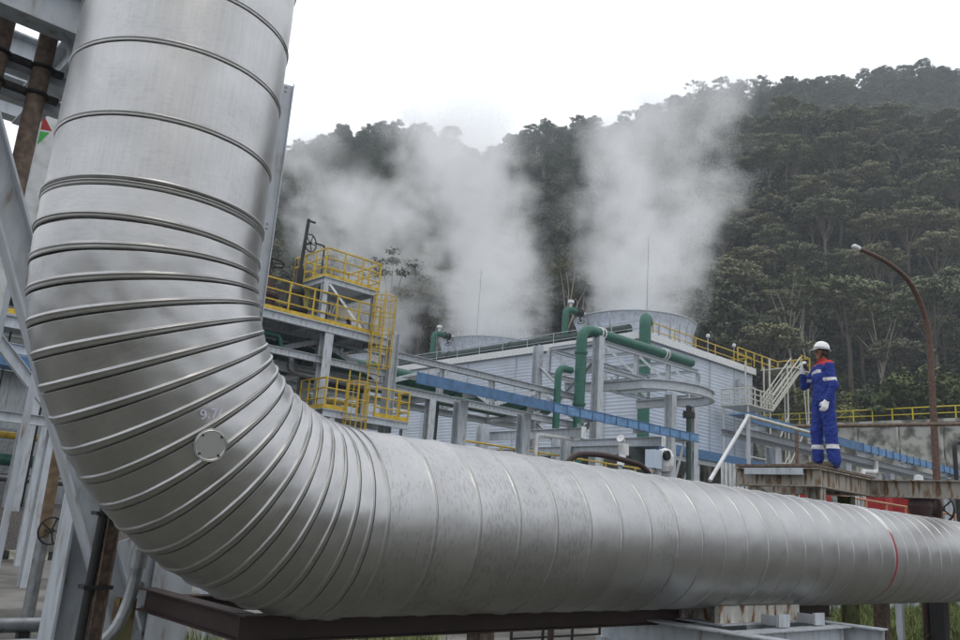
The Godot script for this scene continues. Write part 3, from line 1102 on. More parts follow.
# ------------------------------------------------------------------ near steelwork on the left
func near_frame() -> void:
	column(Vector3(2.79, 0, -6.45), 6.6, .31, M.steel_paint, "pale grey steel column behind the pipe elbow beside the red frame", "", true)
	column(Vector3(2.2, 0, -6.62), 5.2, .3, M.steel_paint, "pale grey steel column where the big diagonal brace lands", "", false)
	var t := thing("diagonal_brace", "large pale grey diagonal steel brace running down behind the pipe elbow", "brace", Vector3(2.55, .55, -6.34))
	var a := Vector3(-.05, .1, 0)
	var b := Vector3(-2.55, 5.6, 0)
	var mb := MB.new()
	mb.ibeam(a, b, .2, .18, Vector3(1, .4, 0), .016, .011)
	part("shaft", mb, M.steel_paint, t)
	mb = MB.new()
	mb.box(Transform3D(Basis(Vector3.BACK, .35), Vector3(.05, .35, -.04)), Vector3(.5, .9, .016))
	part("gusset_plate", mb, M.steel_paint, t)
	for k in 4:
		mb = MB.new()
		mb.lathe(Vector3(.12 - k * .05, .1 + k * .17, -.03), Vector3.BACK, [Vector2(.028, 0), Vector2(.028, .02), Vector2(0, .022)], 6)
		part("bolt", mb, M.galvanized, t)
	# brown stanchion with a black cable strapped to it
	t = thing("rusty_stanchion", "brown rusty channel post with a black cable strapped along it", "post", Vector3(2.0, 0, -5.62))
	mb = MB.new(); mb.channel(Vector3(.02, 0, 0), Vector3(.02, 1.62, 0), .085, .05, Vector3.RIGHT, .008); part("channel", mb, M.rust_brown, t)
	mb = MB.new(); mb.path([Vector3(-.06, 0, .02), Vector3(-.06, .8, .02), Vector3(-.045, 1.62, .02)], .028, .2, 10); part("cable", mb, M.black, t)
	for y in [.42, 1.05, 1.5]:
		piece(t, "strap", Vector3(-.1, y - .012, -.055), Vector3(.08, y + .012, .056), M.dark_metal)
	# grey conduit with a coupling
	t = thing("conduit", "galvanised conduit bending down beside the rusty stanchion", "conduit", Vector3(2.3, 0, -5.85))
	mb = MB.new(); mb.path([Vector3(.03, 1.75, 0), Vector3(.02, 1.0, 0), Vector3(-.05, .72, 0), Vector3(-.3, .56, 0), Vector3(-.9, .5, -.1)], .042, .3, 12); part("conduit_run", mb, M.galvanized, t)
	mb = MB.new(); mb.tube(Vector3(.024, 1.15, 0), Vector3(.026, 1.27, 0), .056, 14); part("coupling", mb, M.galvanized, t)
	# two drain pipes near the ground
	var k := 0
	for q in [[.6, -7.3, "upper grey drain pipe running low across the yard beside the stanchion"], [.47, -7.15, "lower grey drain pipe with a valve body running low across the yard"]]:
		t = thing("drain_pipe", q[2], "pipe", Vector3(0, q[0], q[1]))
		mb = MB.new(); mb.tube(Vector3(-1.5, 0, 0), Vector3(2.55, 0, 0), .055, 14); part("pipe_run", mb, M.galvanized, t)
		mb = MB.new(); mb.lathe(Vector3(2.3, 0, 0), Vector3.RIGHT, [Vector2(.056, 0), Vector2(.1, .001), Vector2(.1, .03), Vector2(.08, .032), Vector2(.08, .12), Vector2(.1, .122), Vector2(.1, .15), Vector2(.056, .152)], 14); part("pipe_flange", mb, M.dark_metal, t)
		if k == 1:
			mb = MB.new(); mb.lathe(Vector3(1.7, 0, 0), Vector3.UP, [Vector2(.09, -.09), Vector2(.11, 0), Vector2(.07, .1), Vector2(.05, .14), Vector2(0, .15)], 12); part("valve_body", mb, M.dark_metal, t)
		for x in [.4, 2.1]:
			piece(t, "stand", Vector3(x - .04, -q[0], -.04), Vector3(x + .04, -.05, .04), M.dark_metal)
		k += 1
	# thin yellowed pipe with a handwheel
	t = thing("drain_valve", "thin yellow brown upright pipe with a black handwheel", "valve", Vector3(2.46, 0, -8.5))
	rod(t, "lower_pipe", Vector3(0, .0, 0), Vector3(0, 1.2, 0), .055, M.galvanized, 12)
	rod(t, "upper_pipe", Vector3(0, 1.2, 0), Vector3(-.02, 2.6, 0), .05, mat("yellow_rust", Color(.95, .9, .74), .7, 0.0, M.rust_brown.albedo_texture, .8), 12)
	handwheel(t, Vector3(.02, 1.27, .14), Vector3(.2, 0, 1), .12, M.black, .14)
	# overhead steel, rusty risers and clamps at the top left
	t = thing("overhead_frame", "pale grey overhead steel frame beside the top of the upright pipe", "steel frame", Vector3(1.2, 4.9, -6.2))
	member(t, "beam", Vector3(-3, .16, 0), Vector3(.22, .16, 0), .36, .2, M.steel_paint)
	member(t, "beam", Vector3(-3, .8, -2.2), Vector3(1.3, .8, -2.2), .3, .2, M.steel_dark)
	member(t, "beam", Vector3(-3, 1.0, -4.0), Vector3(1.6, 1.0, -4.0), .3, .2, M.steel_dark)
	member(t, "beam", Vector3(-3, 1.9, -5.0), Vector3(1.6, 1.9, -5.0), .3, .2, M.steel_dark)
	member(t, "cross_beam", Vector3(.32, .16, -2.0), Vector3(.32, .16, .9), .34, .18, M.steel_dark)
	member(t, "cross_beam", Vector3(-.85, .4, -5.0), Vector3(-.85, .4, .6), .3, .18, M.steel_dark)
	member(t, "clamp_bar", Vector3(-1.6, -.2, -.42), Vector3(.3, -.2, -.42), .1, .1, M.steel_dark)
	member(t, "clamp_bar", Vector3(-1.6, -.42, -.42), Vector3(.3, -.42, -.42), .1, .1, M.steel_dark)
	mb = MB.new(); mb.quad(Vector3(.25, -.5, .05), Vector3(.33, -.5, -.3), Vector3(.33, .0, -.3), Vector3(.05, .0, .05)); part("gusset_plate", mb, M.steel_dark, t)
	k = 0
	for x in [.95, 1.245]:
		var p := thing("rusty_riser", ["rusty brown riser pipe clamped on the overhead frame, farther from the silver pipe", "rusty brown riser pipe clamped on the overhead frame, next to the silver pipe"][k], "pipe", Vector3(x, 3.3, -6.48), "rusty riser pipes on the overhead frame")
		rod(p, "pipe_run", Vector3.ZERO, Vector3(0, 3.5, 0), .066, M.rust_brown, 18)
		for y in [1.18, 1.4]:
			mb = MB.new()
			mb.ring(Vector3(0, y, 0), Vector3.UP, .075, .017, 24, 6)
			mb.abox(Vector3(-.15, y - .02, -.03), Vector3(-.08, y + .02, .03))
			mb.abox(Vector3(.08, y - .02, -.03), Vector3(.15, y + .02, .03))
			part("pipe_clamp", mb, M.black, p)
		k += 1
	# white column and a sign panel behind it
	column(Vector3(1.76, 0, -9.05), 6.5, .14, M.white_paint, "slim white steel column beside the red and green sign panel")
	t = thing("sign_panel", "white sign panel with a red and a green triangle", "sign", Vector3(2.17, 4.6, -9.6))
	piece(t, "panel", Vector3(-.34, -.3, -.015), Vector3(.3, 1.16, .015), M.white_paint)
	mb = MB.new(); tri(mb, Vector3(-.25, .885, .019), Vector3(-.10, .91, .019), Vector3(-.25, 1.11, .019)); part("red_triangle", mb, M.red, t)
	mb = MB.new(); tri(mb, Vector3(-.25, .64, .019), Vector3(-.12, .885, .019), Vector3(-.25, .86, .019)); part("green_triangle", mb, mat("sign_green", Color(.2, .6, .25), .5), t)
	for x in [-.3, .4]:
		piece(t, "post", Vector3(x * .6 - .03, -4.6, -.08), Vector3(x * .6 + .03, 1.0, -.02), M.steel_dark)
	# lattice leg rising behind the upright pipe
	t = thing("lattice_mast", "pale grey steel mast with lattice bracing behind the upright pipe", "mast", Vector3(4.5, 0, -9.0))
	member(t, "leg", Vector3.ZERO, Vector3(0, 6.95, 0), .16, .15, M.steel_paint, Vector3(1, 0, .3))
	member(t, "leg", Vector3(-.55, 0, -.9), Vector3(-.55, 6.95, -.9), .14, .14, M.steel_dark, Vector3(1, 0, .3))
	var y := .6
	while y < 6.6:
		mb = MB.new(); mb.angle(Vector3(-.03, y, -.09), Vector3(-.52, y + .55, -.85), .05); part("lattice_bar", mb, M.steel_dark, t)
		mb = MB.new(); mb.angle(Vector3(-.52, y + .6, -.85), Vector3(-.03, y + 1.1, -.09), .05); part("lattice_bar", mb, M.steel_dark, t)
		y += 1.15
	for yy in [5.0, 6.88]:
		mb = MB.new(); mb.channel(Vector3(.02, yy, .0), Vector3(-.56, yy, -.92), .07, .04); part("tie_bar", mb, M.steel_paint, t)
	mb = MB.new()
	for q in 6: mb.lathe(Vector3(.02 + (q % 2) * .05 - .05, 3.9 + (q / 2) * .07, .08), Vector3.BACK, [Vector2(.014, 0), Vector2(.014, .012), Vector2(0, .014)], 6)
	part("bolt_group", mb, M.galvanized, t)

func tri(mb: MB, a: Vector3, b: Vector3, c: Vector3) -> void:
	var nn := (b - a).cross(c - a).normalized()
	var k := mb.v.size()
	mb.v.append_array([a, b, c]); mb.n.append_array([nn, nn, nn]); mb.uv.append_array([Vector2.ZERO, Vector2.RIGHT, Vector2.DOWN])
	mb.ix.append_array([k, k + 2, k + 1])

# ------------------------------------------------------------------ yellow railed platform
func plant_left() -> void:
	# gravel bank, kerb, weeds
	var mb := MB.new()
	var x := -20.0
	var bank := noise(12, .35, 3)
	var rows := [[-23.2, .04], [-23.9, .35], [-24.8, .8], [-25.6, 1.14], [-40.0, 1.3]]
	for i in 60:
		var x0 := lerpf(-22, 30, i / 60.0)
		var x1 := lerpf(-22, 30, (i + 1) / 60.0)
		for j in 4:
			var P := func(xx: float, q: Array): return Vector3(xx, q[1] + bank.get_noise_2d(xx * 3, q[0] * 3) * .08, q[0])
			mb.quad(P.call(x0, rows[j]), P.call(x1, rows[j]), P.call(x1, rows[j + 1]), P.call(x0, rows[j + 1]))
	solo("gravel_bank", mb, M.gravel, "", "", "", "structure")
	var kb := thing("kerb", "black and white painted concrete kerb below the gravel bank", "kerb", Vector3(5, 0, -22.9))
	for i in range(-14, 14):
		piece(kb, "kerb_stone", Vector3(i * .9 + .01, 0, -.14), Vector3(i * .9 + .89, .2, .14), M.kerb_white if i % 2 else M.kerb_black)
	# steelwork
	var deck := 8.3
	var k := 0
	for q in [[6.45, "steel column of the yellow platform standing on the gravel bank beside the brace"], [7.05, "slimmer pale column on the gravel bank next to the platform column"], [15.72, "pale steel column under the middle of the yellow platform"], [18.72, "pale steel column beside the yellow ladder cage"], [10.6, "pale steel column of the yellow platform behind the elbow"]]:
		column(Vector3(q[0], 0, -25.6), deck - .32 if k != 3 else deck + .3, .36 if k != 1 else .26, M.steel_paint, q[1], "", k % 2 == 0)
		k += 1
	for q in [[16.6, "weathered rear column under the yellow platform"], [12.2, "weathered rear column under the platform behind the elbow"], [19.5, "weathered rear column of the yellow platform near the rack"]]:
		column(Vector3(q[0], 0, -28.4), deck - .32, .32, M.steel_dark, q[1])
	var t := thing("platform", "grey steel platform deck carrying yellow railings and valves", "platform", Vector3(12, deck, -25.6))
	member(t, "edge_beam", Vector3(-6, -.16, .12), Vector3(6.4, -.16, .12), .3, .2, M.steel_paint)
	member(t, "edge_beam", Vector3(-6, -.16, -2.9), Vector3(6.4, -.16, -2.9), .3, .2, M.steel_dark)
	for xx in [-5.0, -3.0, -1.0, 1.0, 3.0, 5.0, 6.3]:
		member(t, "joist", Vector3(xx, -.14, -2.8), Vector3(xx, -.14, .0), .2, .12, M.steel_dark)
	piece(t, "deck_plate", Vector3(-6, -.012, -3.0), Vector3(6.45, .012, .22), M.steel_dark)
	member(t, "tie_beam", Vector3(-6, -1.3, -.1), Vector3(6.6, -1.3, -.1), .26, .18, M.steel_dark)
	member(t, "tie_beam", Vector3(-6, -1.15, -2.8), Vector3(6.6, -1.15, -2.8), .24, .18, M.steel_paint)
	for xx in [-4.0, -.5, 2.4]:
		mb = MB.new(); mb.channel(Vector3(xx, -1.2, -2.8), Vector3(xx + 1.6, -.25, -2.8), .14, .06); part("knee_brace", mb, M.steel_dark, t)
	var r := thing("platform_railing", "yellow railing with toe board along the lower platform edge", "railing", Vector3(12, deck, -25.45))
	railing(r, [Vector3(-6, 0, 0), Vector3(5.9, 0, 0)], 1.15, M.yellow, 1.0, .034, .16, 2)
	r = thing("platform_railing", "yellow railing along the rear edge of the platform behind the valves", "railing", Vector3(12, deck, -28.4))
	railing(r, [Vector3(-6, 0, 0), Vector3(6.2, 0, 0)], 1.15, M.yellow, 1.8, .03)
	# upper deck
	t = thing("upper_platform", "small raised grey platform with yellow railings on the main platform", "platform", Vector3(16.5, deck + 1.75, -26.4))
	member(t, "edge_beam", Vector3(-1.2, -.1, .85), Vector3(1.25, -.1, .85), .2, .12, M.steel_paint)
	member(t, "edge_beam", Vector3(-1.2, -.1, -1.4), Vector3(1.25, -.1, -1.4), .2, .12, M.steel_dark)
	member(t, "joist", Vector3(1.2, -.1, -1.3), Vector3(1.2, -.1, .75), .18, .1, M.steel_paint)
	member(t, "joist", Vector3(-1.15, -.1, -1.3), Vector3(-1.15, -.1, .75), .18, .1, M.steel_dark)
	piece(t, "deck_plate", Vector3(-1.25, .002, -1.5), Vector3(1.3, .022, .92), M.steel_dark)
	for xx in [-1.12, 1.12]:
		member(t, "leg", Vector3(xx, -1.74, .82), Vector3(xx, -.2, .82), .2, .2, M.steel_paint)
		member(t, "leg", Vector3(xx, -1.74, -1.35), Vector3(xx, -.2, -1.35), .18, .18, M.steel_dark)
	mb = MB.new(); mb.angle(Vector3(-1.0, -.25, .9), Vector3(.7, -1.7, .9), .09, Vector3.BACK); part("diagonal", mb, M.white_paint, t)
	r = thing("platform_railing", "yellow railing round the small raised platform", "railing", Vector3(16.5, deck + 1.77, -26.4))
	railing(r, [Vector3(-1.2, 0, -1.4), Vector3(-1.2, 0, .86), Vector3(1.25, 0, .86), Vector3(1.25, 0, -1.4), Vector3(-1.2, 0, -1.4)], 1.1, M.yellow, .85, .034, .12, 2)
	# left stretch of deck, a step lower, with its own beams
	t = thing("lower_gallery", "lower steel gallery with a yellow rail and blue edge at the far left", "platform", Vector3(4, 6.35, -25.4))
	member(t, "edge_beam", Vector3(-8, -.2, 0), Vector3(3.2, -.2, 0), .34, .2, M.steel_paint)
	member(t, "lower_beam", Vector3(-8, -1.1, -.2), Vector3(3.2, -1.1, -.2), .3, .2, M.steel_dark)
	piece(t, "deck_plate", Vector3(-8, -.02, -3), Vector3(3.2, .012, .1), M.steel_dark)
	r = thing("platform_railing", "yellow railing of the lower gallery at the far left", "railing", Vector3(4, 6.37, -25.35))
	railing(r, [Vector3(-8, 0, 0), Vector3(3.1, 0, 0)], .95, M.yellow, 1.2, .03, .14)
	t = thing("canopy_roof", "blue edged canopy roof behind the diagonal brace", "roof", Vector3(3, 4.35, -20.0))
	piece(t, "fascia", Vector3(-9, -.12, -.02), Vector3(3.0, .12, .02), M.blue)
	piece(t, "roof_sheet", Vector3(-9, .1, -2.5), Vector3(3.0, .14, -.03), M.blue_pale)
	member(t, "purlin", Vector3(-9, .36, -.6), Vector3(3.0, .36, -.6), .22, .12, M.steel_paint)
	for xx in [-5.0, -1.5, 1.2, 2.6]:
		piece(t, "post", Vector3(xx - .06, -4.35, -.9), Vector3(xx + .06, .1, -.78), M.steel_dark)
	t = thing("cross_brace", "grey diagonal brace crossing below the blue canopy roof", "brace", Vector3(3.8, 0, -16.2))
	mb = MB.new(); mb.ibeam(Vector3(-1.5, 5.2, 0), Vector3(.75, 2.95, 0), .2, .14, Vector3(1, 1, 0)); part("diagonal", mb, M.steel_paint, t)
	member(t, "strut", Vector3(-2.5, 2.85, 0), Vector3(.75, 2.85, 0), .18, .14, M.steel_paint)
	member(t, "post", Vector3(.75, 0, -.02), Vector3(.75, 5.5, -.02), .2, .2, M.steel_paint)
	# machine hall and cable ladders in the shade at the far left
	t = thing("machine_hall", "low grey machine hall in the shade behind the platform columns", "building", Vector3(3, 1.2, -34))
	for i in 26:
		piece(t, "wall_sheet", Vector3(-14 + i * 1.1, 0, -.02 * (i % 2)), Vector3(-14 + i * 1.1 + 1.09, 4.6, .05), M.steel_dark)
	piece(t, "roof", Vector3(-14.5, 4.62, -8), Vector3(15, 4.8, .5), M.steel_dark)
	for i in 5: piece(t, "door", Vector3(-9 + i * 4.4, 0, .051), Vector3(-7.4 + i * 4.4, 2.6, .08), M.galvanized)
	k = 0
	for q in [[6.8, -26.6], [7.6, -27.2], [5.7, -27.0]]:
		t = thing("cable_ladder", ["dark upright cable ladder between the two columns on the gravel bank", "dark upright cable ladder behind the slimmer column on the gravel bank", "dark upright cable ladder left behind the platform column"][k], "cable ladder", Vector3(q[0], 1.15, q[1]), "upright cable ladders")
		for xx in [-.17, .17]: piece(t, "side_rail", Vector3(xx - .02, 0, -.05), Vector3(xx + .02, 5.0, .05), M.dark_metal)
		for i in 16: piece(t, "rung", Vector3(-.15, .15 + i * .3, -.02), Vector3(.15, .19 + i * .3, .02), M.galvanized)
		k += 1
	for q in [[2.0, .14, "galvanized", "grey process pipe along the rear of the gravel bank"], [2.55, .2, "green", "green process pipe along the rear of the gravel bank"], [3.3, .11, "yellow", "thin yellow process pipe along the rear of the gravel bank"]]:
		t = thing("process_pipe", q[3], "pipe", Vector3(0, q[0], -29.4))
		rod(t, "pipe_run", Vector3(-9, 0, 0), Vector3(15, 0, 0), q[1], M[q[2]], 14)
		for xx in [-6, 0, 6, 12]: piece(t, "stand", Vector3(xx - .06, 1.2 - q[0], -.1), Vector3(xx + .06, -q[1] * .9, .1), M.steel_dark)
	# valves and vessels on the platform
	t = thing("gate_valve", "tall black gate valve stem with a handwheel above the yellow platform", "valve", Vector3(15.0, deck, -26.9))
	rod(t, "spindle", Vector3(.02, 2.1, 0), Vector3(.12, 4.25, 0), .07, M.black)
	piece(t, "yoke", Vector3(-.12, 1.6, -.1), Vector3(.14, 2.2, .1), M.black)
	mb = MB.new(); mb.lathe(Vector3.ZERO, Vector3.UP, [Vector2(.4, .1), Vector2(.42, .5), Vector2(.5, .52), Vector2(.5, .64), Vector2(.34, .7), Vector2(.24, 1.2), Vector2(.3, 1.22), Vector2(.3, 1.34), Vector2(.12, 1.6)], 16); part("valve_body", mb, M.dark_metal, t)
	rod(t, "stem_cap", Vector3(.12, 4.2, 0), Vector3(.42, 4.2, 0), .045, M.black)
	handwheel(t, Vector3(.26, 3.3, .1), Vector3(.35, 0, 1), .34, M.black, .2)
	mb = MB.new(); mb.path([Vector3(.5, 3.4, 0), Vector3(.95, 3.4, 0), Vector3(.95, 1.2, 0)], .035, .1, 8); part("bleed_pipe", mb, M.black, t)
	t = thing("gate_valve", "black valve with a flat handwheel low on the yellow platform", "valve", Vector3(13.6, deck, -26.6))
	mb = MB.new(); mb.lathe(Vector3.ZERO, Vector3.UP, [Vector2(.36, .1), Vector2(.36, .7), Vector2(.46, .72), Vector2(.46, .84), Vector2(.26, .95), Vector2(.16, 1.5), Vector2(.08, 1.52), Vector2(.08, 2.2)], 14); part("valve_body", mb, M.iron_red, t)
	handwheel(t, Vector3(0, 2.05, 0), Vector3(.1, 1, 0), .5, M.black)
	t = thing("drum", "pale yellow drum beside the tall gate valve", "drum", Vector3(15.5, deck + .012, -27.4))
	mb = MB.new(); mb.lathe(Vector3.ZERO, Vector3.UP, [Vector2(.3, 0), Vector2(.3, 1.5), Vector2(.31, 1.52), Vector2(.31, 1.6), Vector2(.2, 1.72), Vector2(0, 1.75)], 18); part("shell", mb, mat("cream", Color(.8, .75, .45), .5), t)
	mb = MB.new(); mb.ring(Vector3(0, .8, 0), Vector3.UP, .3, .02, 20, 5); part("hoop", mb, M.yellow, t)
	var pi := 0
	for q in [[13.0, .55, -27.2, .3], [16.4, .5, -27.0, .26]]:
		t = thing("insulated_pipe_run", ["dark insulated pipe lying behind the railing of the lower platform", "dark insulated pipe lying under the small raised platform"][pi], "pipe", Vector3(q[0], deck + q[1], q[2]))
		mb = MB.new(); mb.tube(Vector3(-1.6, 0, 0), Vector3(1.3, 0, 0), q[3], 16); part("pipe_run", mb, M.dark_metal if pi == 0 else M.galvanized, t)
		for xx in [-1.2, -.2, .9]:
			mb = MB.new(); mb.lathe(Vector3(xx, 0, 0), Vector3.RIGHT, [Vector2(q[3], 0), Vector2(q[3] * 1.4, .01), Vector2(q[3] * 1.4, .09), Vector2(q[3], .1)], 16); part("pipe_flange", mb, M.iron_red, t)
			piece(t, "pipe_foot", Vector3(xx - .05, -q[1] + .013, -.1), Vector3(xx + .15, -q[3] * .9, .1), M.steel_dark)
		pi += 1
	t = thing("instrument_panel", "cream instrument cabinet at the end of the yellow platform", "cabinet", Vector3(17.35, deck + .012, -27.0))
	piece(t, "cabinet_body", Vector3(-.35, .25, -.15), Vector3(.35, 1.25, .15), mat("cream_paint", Color(.8, .77, .66), .5))
	for xx in [-.25, .25]: piece(t, "leg", Vector3(xx - .03, 0, -.03), Vector3(xx + .03, .25, .03), M.steel_dark)
	k = 0
	for q in [[.35, -26.2, .09, "green", "slim green line under the platform deck near its edge"], [.75, -26.9, .12, "galvanized", "slim grey line under the platform deck"], [.55, -27.6, .16, "dark_metal", "dark insulated line under the platform deck"], [1.0, -28.0, .07, "yellow", "thin yellow line under the rear of the platform deck"]]:
		t = thing("process_line", q[4], "pipe", Vector3(0, deck - .3 - q[0], q[1]))
		var lb := MB.new(); lb.path([Vector3(5, 0, 0), Vector3(14.2 + k * .9, 0, 0), Vector3(14.2 + k * .9, -.5 - k * .2, .1), Vector3(19.0, -.5 - k * .2, .1)], q[2], .25, 10); part("pipe_run", lb, M[q[3]], t)
		for xx in [8.0, 11.0, 13.4]: piece(t, "hanger", Vector3(xx - .02, q[2] * .8, -.02), Vector3(xx + .02, q[0] + .2, .02), M.steel_dark)
		k += 1
	# caged ladders
	ladder_cage(Vector3(17.75, 0, -25.05), 5.2, 9.75, 7.05, 9.75, .44, "yellow caged ladder rising to the upper end of the platform")
	ladder_cage(Vector3(16.75, 0, -24.75), 2.6, 6.3, 3.6, 6.25, .42, "yellow caged ladder below the small lower landing")
	# lower landing
	t = thing("landing", "small grey landing with yellow railings below the platform", "platform", Vector3(17.6, 5.15, -25.4))
	member(t, "edge_beam", Vector3(-2.1, -.13, .45), Vector3(1.7, -.13, .45), .24, .14, M.steel_paint)
	member(t, "edge_beam", Vector3(-2.1, -.13, -1.3), Vector3(1.7, -.13, -1.3), .22, .14, M.steel_dark)
	piece(t, "deck_plate", Vector3(-2.15, -.004, -1.4), Vector3(1.75, .016, .52), M.steel_dark)
	for xx in [-1.7, 1.55]:
		member(t, "leg", Vector3(xx, -5.15, .4), Vector3(xx, -.26, .4), .2, .2, M.steel_paint)
	r = thing("platform_railing", "yellow railing round the small lower landing", "railing", Vector3(17.6, 5.17, -25.4))
	railing(r, [Vector3(-2.1, 0, -1.2), Vector3(-2.1, 0, .48), Vector3(-1.2, 0, .48)], 1.1, M.yellow, .5, .034, .15, 2)
	railing(r, [Vector3(.1, 0, .48), Vector3(1.65, 0, .48), Vector3(1.65, 0, -1.2)], 1.1, M.yellow, .6, .034, .15, 2)

func ladder_cage(o: Vector3, y0: float, y1: float, c0: float, c1: float, rad: float, label: String) -> void:
	var t := thing("caged_ladder", label, "ladder", o)
	for s in [-.22, .22]:
		rod(t, "stringer", Vector3(s, y0, -.3), Vector3(s, y1 + .4, -.3), .028, M.yellow)
	var y := y0 + .15
	while y < y1:
		rod(t, "rung", Vector3(-.22, y, -.3), Vector3(.22, y, -.3), .014, M.yellow, 6)
		y += .3
	var n := maxi(2, roundi((c1 - c0) / .62))
	for k in n + 1:
		var mb := MB.new()
		mb.ring(Vector3(0, lerpf(c0, c1, float(k) / n), 0), Vector3.UP, rad, .022, 24, 5)
		part("cage_hoop", mb, M.yellow, t)
	for k in 9:
		var a := -.35 + (PI + .7) * k / 8
		var d := Vector3(cos(a) * rad, 0, sin(a) * rad)
		rod(t, "cage_bar", d + Vector3(0, c0, 0), d + Vector3(0, c1, 0), .017, M.yellow, 6)

# ------------------------------------------------------------------ pipe rack, green pipes, blue roof
func truss(t: Node3D, a: Vector3, b: Vector3, dep: float, n: int, m: Material, cs: float, ds: float, alt := true) -> void:
	var d := Vector3(0, -dep, 0)
	member(t, "top_chord", a, b, cs, cs, m)
	member(t, "bottom_chord", a + d, b + d, cs * 1.1, cs, m)
	for k in n + 1:
		var p := a.lerp(b, float(k) / n)
		member(t, "upright", p - Vector3(0, cs * .5, 0), p + d + Vector3(0, cs * .55, 0), ds * 1.2, ds * 1.2, m, Vector3.RIGHT)
		if k < n:
			var q := a.lerp(b, float(k + 1) / n)
			var p0 := p - Vector3(0, cs * .5, 0) if (k % 2 == 0 or not alt) else p + d + Vector3(0, cs * .5, 0)
			var p1 := q + d + Vector3(0, cs * .5, 0) if (k % 2 == 0 or not alt) else q - Vector3(0, cs * .5, 0)
			var e := (p1 - p0).normalized() * ds
			var mb := MB.new()
			mb.angle(p0 + e, p1 - e, ds, Vector3.BACK)
			part("diagonal", mb, m, t)

func pipe_rack() -> void:
	var k := 0
	for z in [-27.0, -30.5]:
		var t := thing("pipe_rack_truss", ["long pale grey pipe rack truss, the front one above the blue roof", "long grey pipe rack truss, the rear one behind the green pipes"][k], "truss", Vector3(0, 8.12, z), "pipe rack trusses")
		truss(t, Vector3(4.1, 0, 0), Vector3(31.6, 0, 0), 1.4, 9, M.steel_paint if k == 0 else M.steel_dark, .28, .19)
		k += 1
	var t := thing("rack_cross_beams", "grey cross beams linking the two pipe rack trusses", "beams", Vector3(0, 6.72, -27.1))
	for x in [4.2, 10.2, 16.3, 22.4, 28.5]:
		member(t, "cross_beam", Vector3(x, 0, -3.3), Vector3(x, 0, -.02), .26, .18, M.steel_dark)
	for q in [[7.5, -28.0, .34, "thick green pipe lying in the rack, the one nearer the front truss"], [7.2, -29.2, .38, "thick green pipe lying in the rack, the one nearer the rear truss"]]:
		t = thing("green_pipe", q[3], "pipe", Vector3(0, q[0], q[1]), "green pipes in the pipe rack")
		rod(t, "pipe_run", Vector3(2, 0, 0), Vector3(30.4, 0, 0), q[2], M.green, 18)
		for x in [6.0, 10.5, 15.0, 19.5, 24.0, 28.5]:
			var mb := MB.new(); mb.lathe(Vector3(x, 0, 0), Vector3.RIGHT, [Vector2(q[2], 0), Vector2(q[2] + .05, .005), Vector2(q[2] + .05, .05), Vector2(q[2], .055)], 18); part("band", mb, M.green, t)
	t = thing("green_drop_pipe", "thick dark green pipe dropping below the rack", "pipe", Vector3(23.05, 0, -28.1))
	var mbx := MB.new(); mbx.path([Vector3(0, .2, 0), Vector3(0, 7.0, 0)], .27, .5, 16); part("pipe_run", mbx, M.green_dark, t)
	mbx = MB.new(); mbx.lathe(Vector3.ZERO, Vector3.UP, [Vector2(.5, 0), Vector2(.5, .2), Vector2(.27, .22)], 16); part("foot", mbx, M.concrete, t)
	k = 0
	for q in [[13.35, -15.2, .26], [15.6, -15.2, .27], [16.75, -18.0, .28], [22.0, -27.0, .34], [20.3, -18.2, .26], [31.2, -27.0, .36], [18.9, -16.6, .24]]:
		column(Vector3(q[0], 0, q[1]), 4.5 if q[1] > -18.5 else 6.58, q[2], [M.steel_paint, M.steel_paint, M.steel_dark, M.steel_dark, M.steel_dark, M.steel_paint, M.steel_dark][k],
			["grey column under the blue roof beside the green drop pipe", "pale column under the blue roof with a white downpipe on it", "weathered column under the rear of the blue roof", "grey rack column behind the green drop pipe", "grey column behind the beams under the blue roof", "rack end column next to the steel monorail frame", "dark column under the ribbed end of the blue roof"][k])
		k += 1
	t = thing("roof_downpipe", "white downpipe with an elbow beside the pale column under the blue roof", "pipe", Vector3(15.85, 0, -14.95))
	mbx = MB.new(); mbx.path([Vector3(0, .1, 0), Vector3(0, 4.0, 0), Vector3(1.7, 4.05, 0), Vector3(1.7, 4.5, 0)], .055, .12, 10); part("pipe_run", mbx, M.white_paint, t)
	# blue roof
	t = thing("walkway_canopy", "long blue edged walkway roof in front of the pipe rack", "roof", Vector3(11.4, 4.58, -14.55))
	piece(t, "fascia", Vector3(0, .01, -.02), Vector3(4.6, .27, .02), M.blue)
	for i in 13:
		var x0 := 4.62 + i * .528
		piece(t, "fascia_panel", Vector3(x0 + .02, .035, -.015), Vector3(x0 + .508, .245, .015), M.blue_pale)
		piece(t, "fascia_rib", Vector3(x0 - .018, .0, -.03), Vector3(x0 + .018, .275, .035), M.blue)
	piece(t, "fascia_edge", Vector3(4.64, .247, -.03), Vector3(11.5, .27, .028), M.blue)
	piece(t, "fascia_edge", Vector3(4.64, .008, -.03), Vector3(11.5, .033, .028), M.blue)
	piece(t, "roof_sheet", Vector3(0, .19, -.6), Vector3(11.48, .22, -.035), M.steel_dark)
	for x in [1.9, 4.2, 6.4, 8.8, 11.0]:
		member(t, "rafter", Vector3(x, .08, -.55), Vector3(x, .08, -.1), .18, .1, M.steel_dark)
	k = 0
	for q in [[17.2, 4.2], [19.1, 3.95], [20.9, 4.4]]:
		t = thing("cantilever_beam", ["grey beam under the blue roof next to the white downpipe", "long dark beam lowest under the blue roof", "short beam under the ribbed end of the blue roof"][k], "beam", Vector3(q[0], q[1], -14.5), "beams under the blue roof")
		member(t, "beam", Vector3(0, 0, -4.2), Vector3(0, 0, 0), .26, .16, M.steel_dark)
		piece(t, "end_plate", Vector3(-.1, -.16, .001), Vector3(.1, .16, .02), M.white_paint)
		k += 1
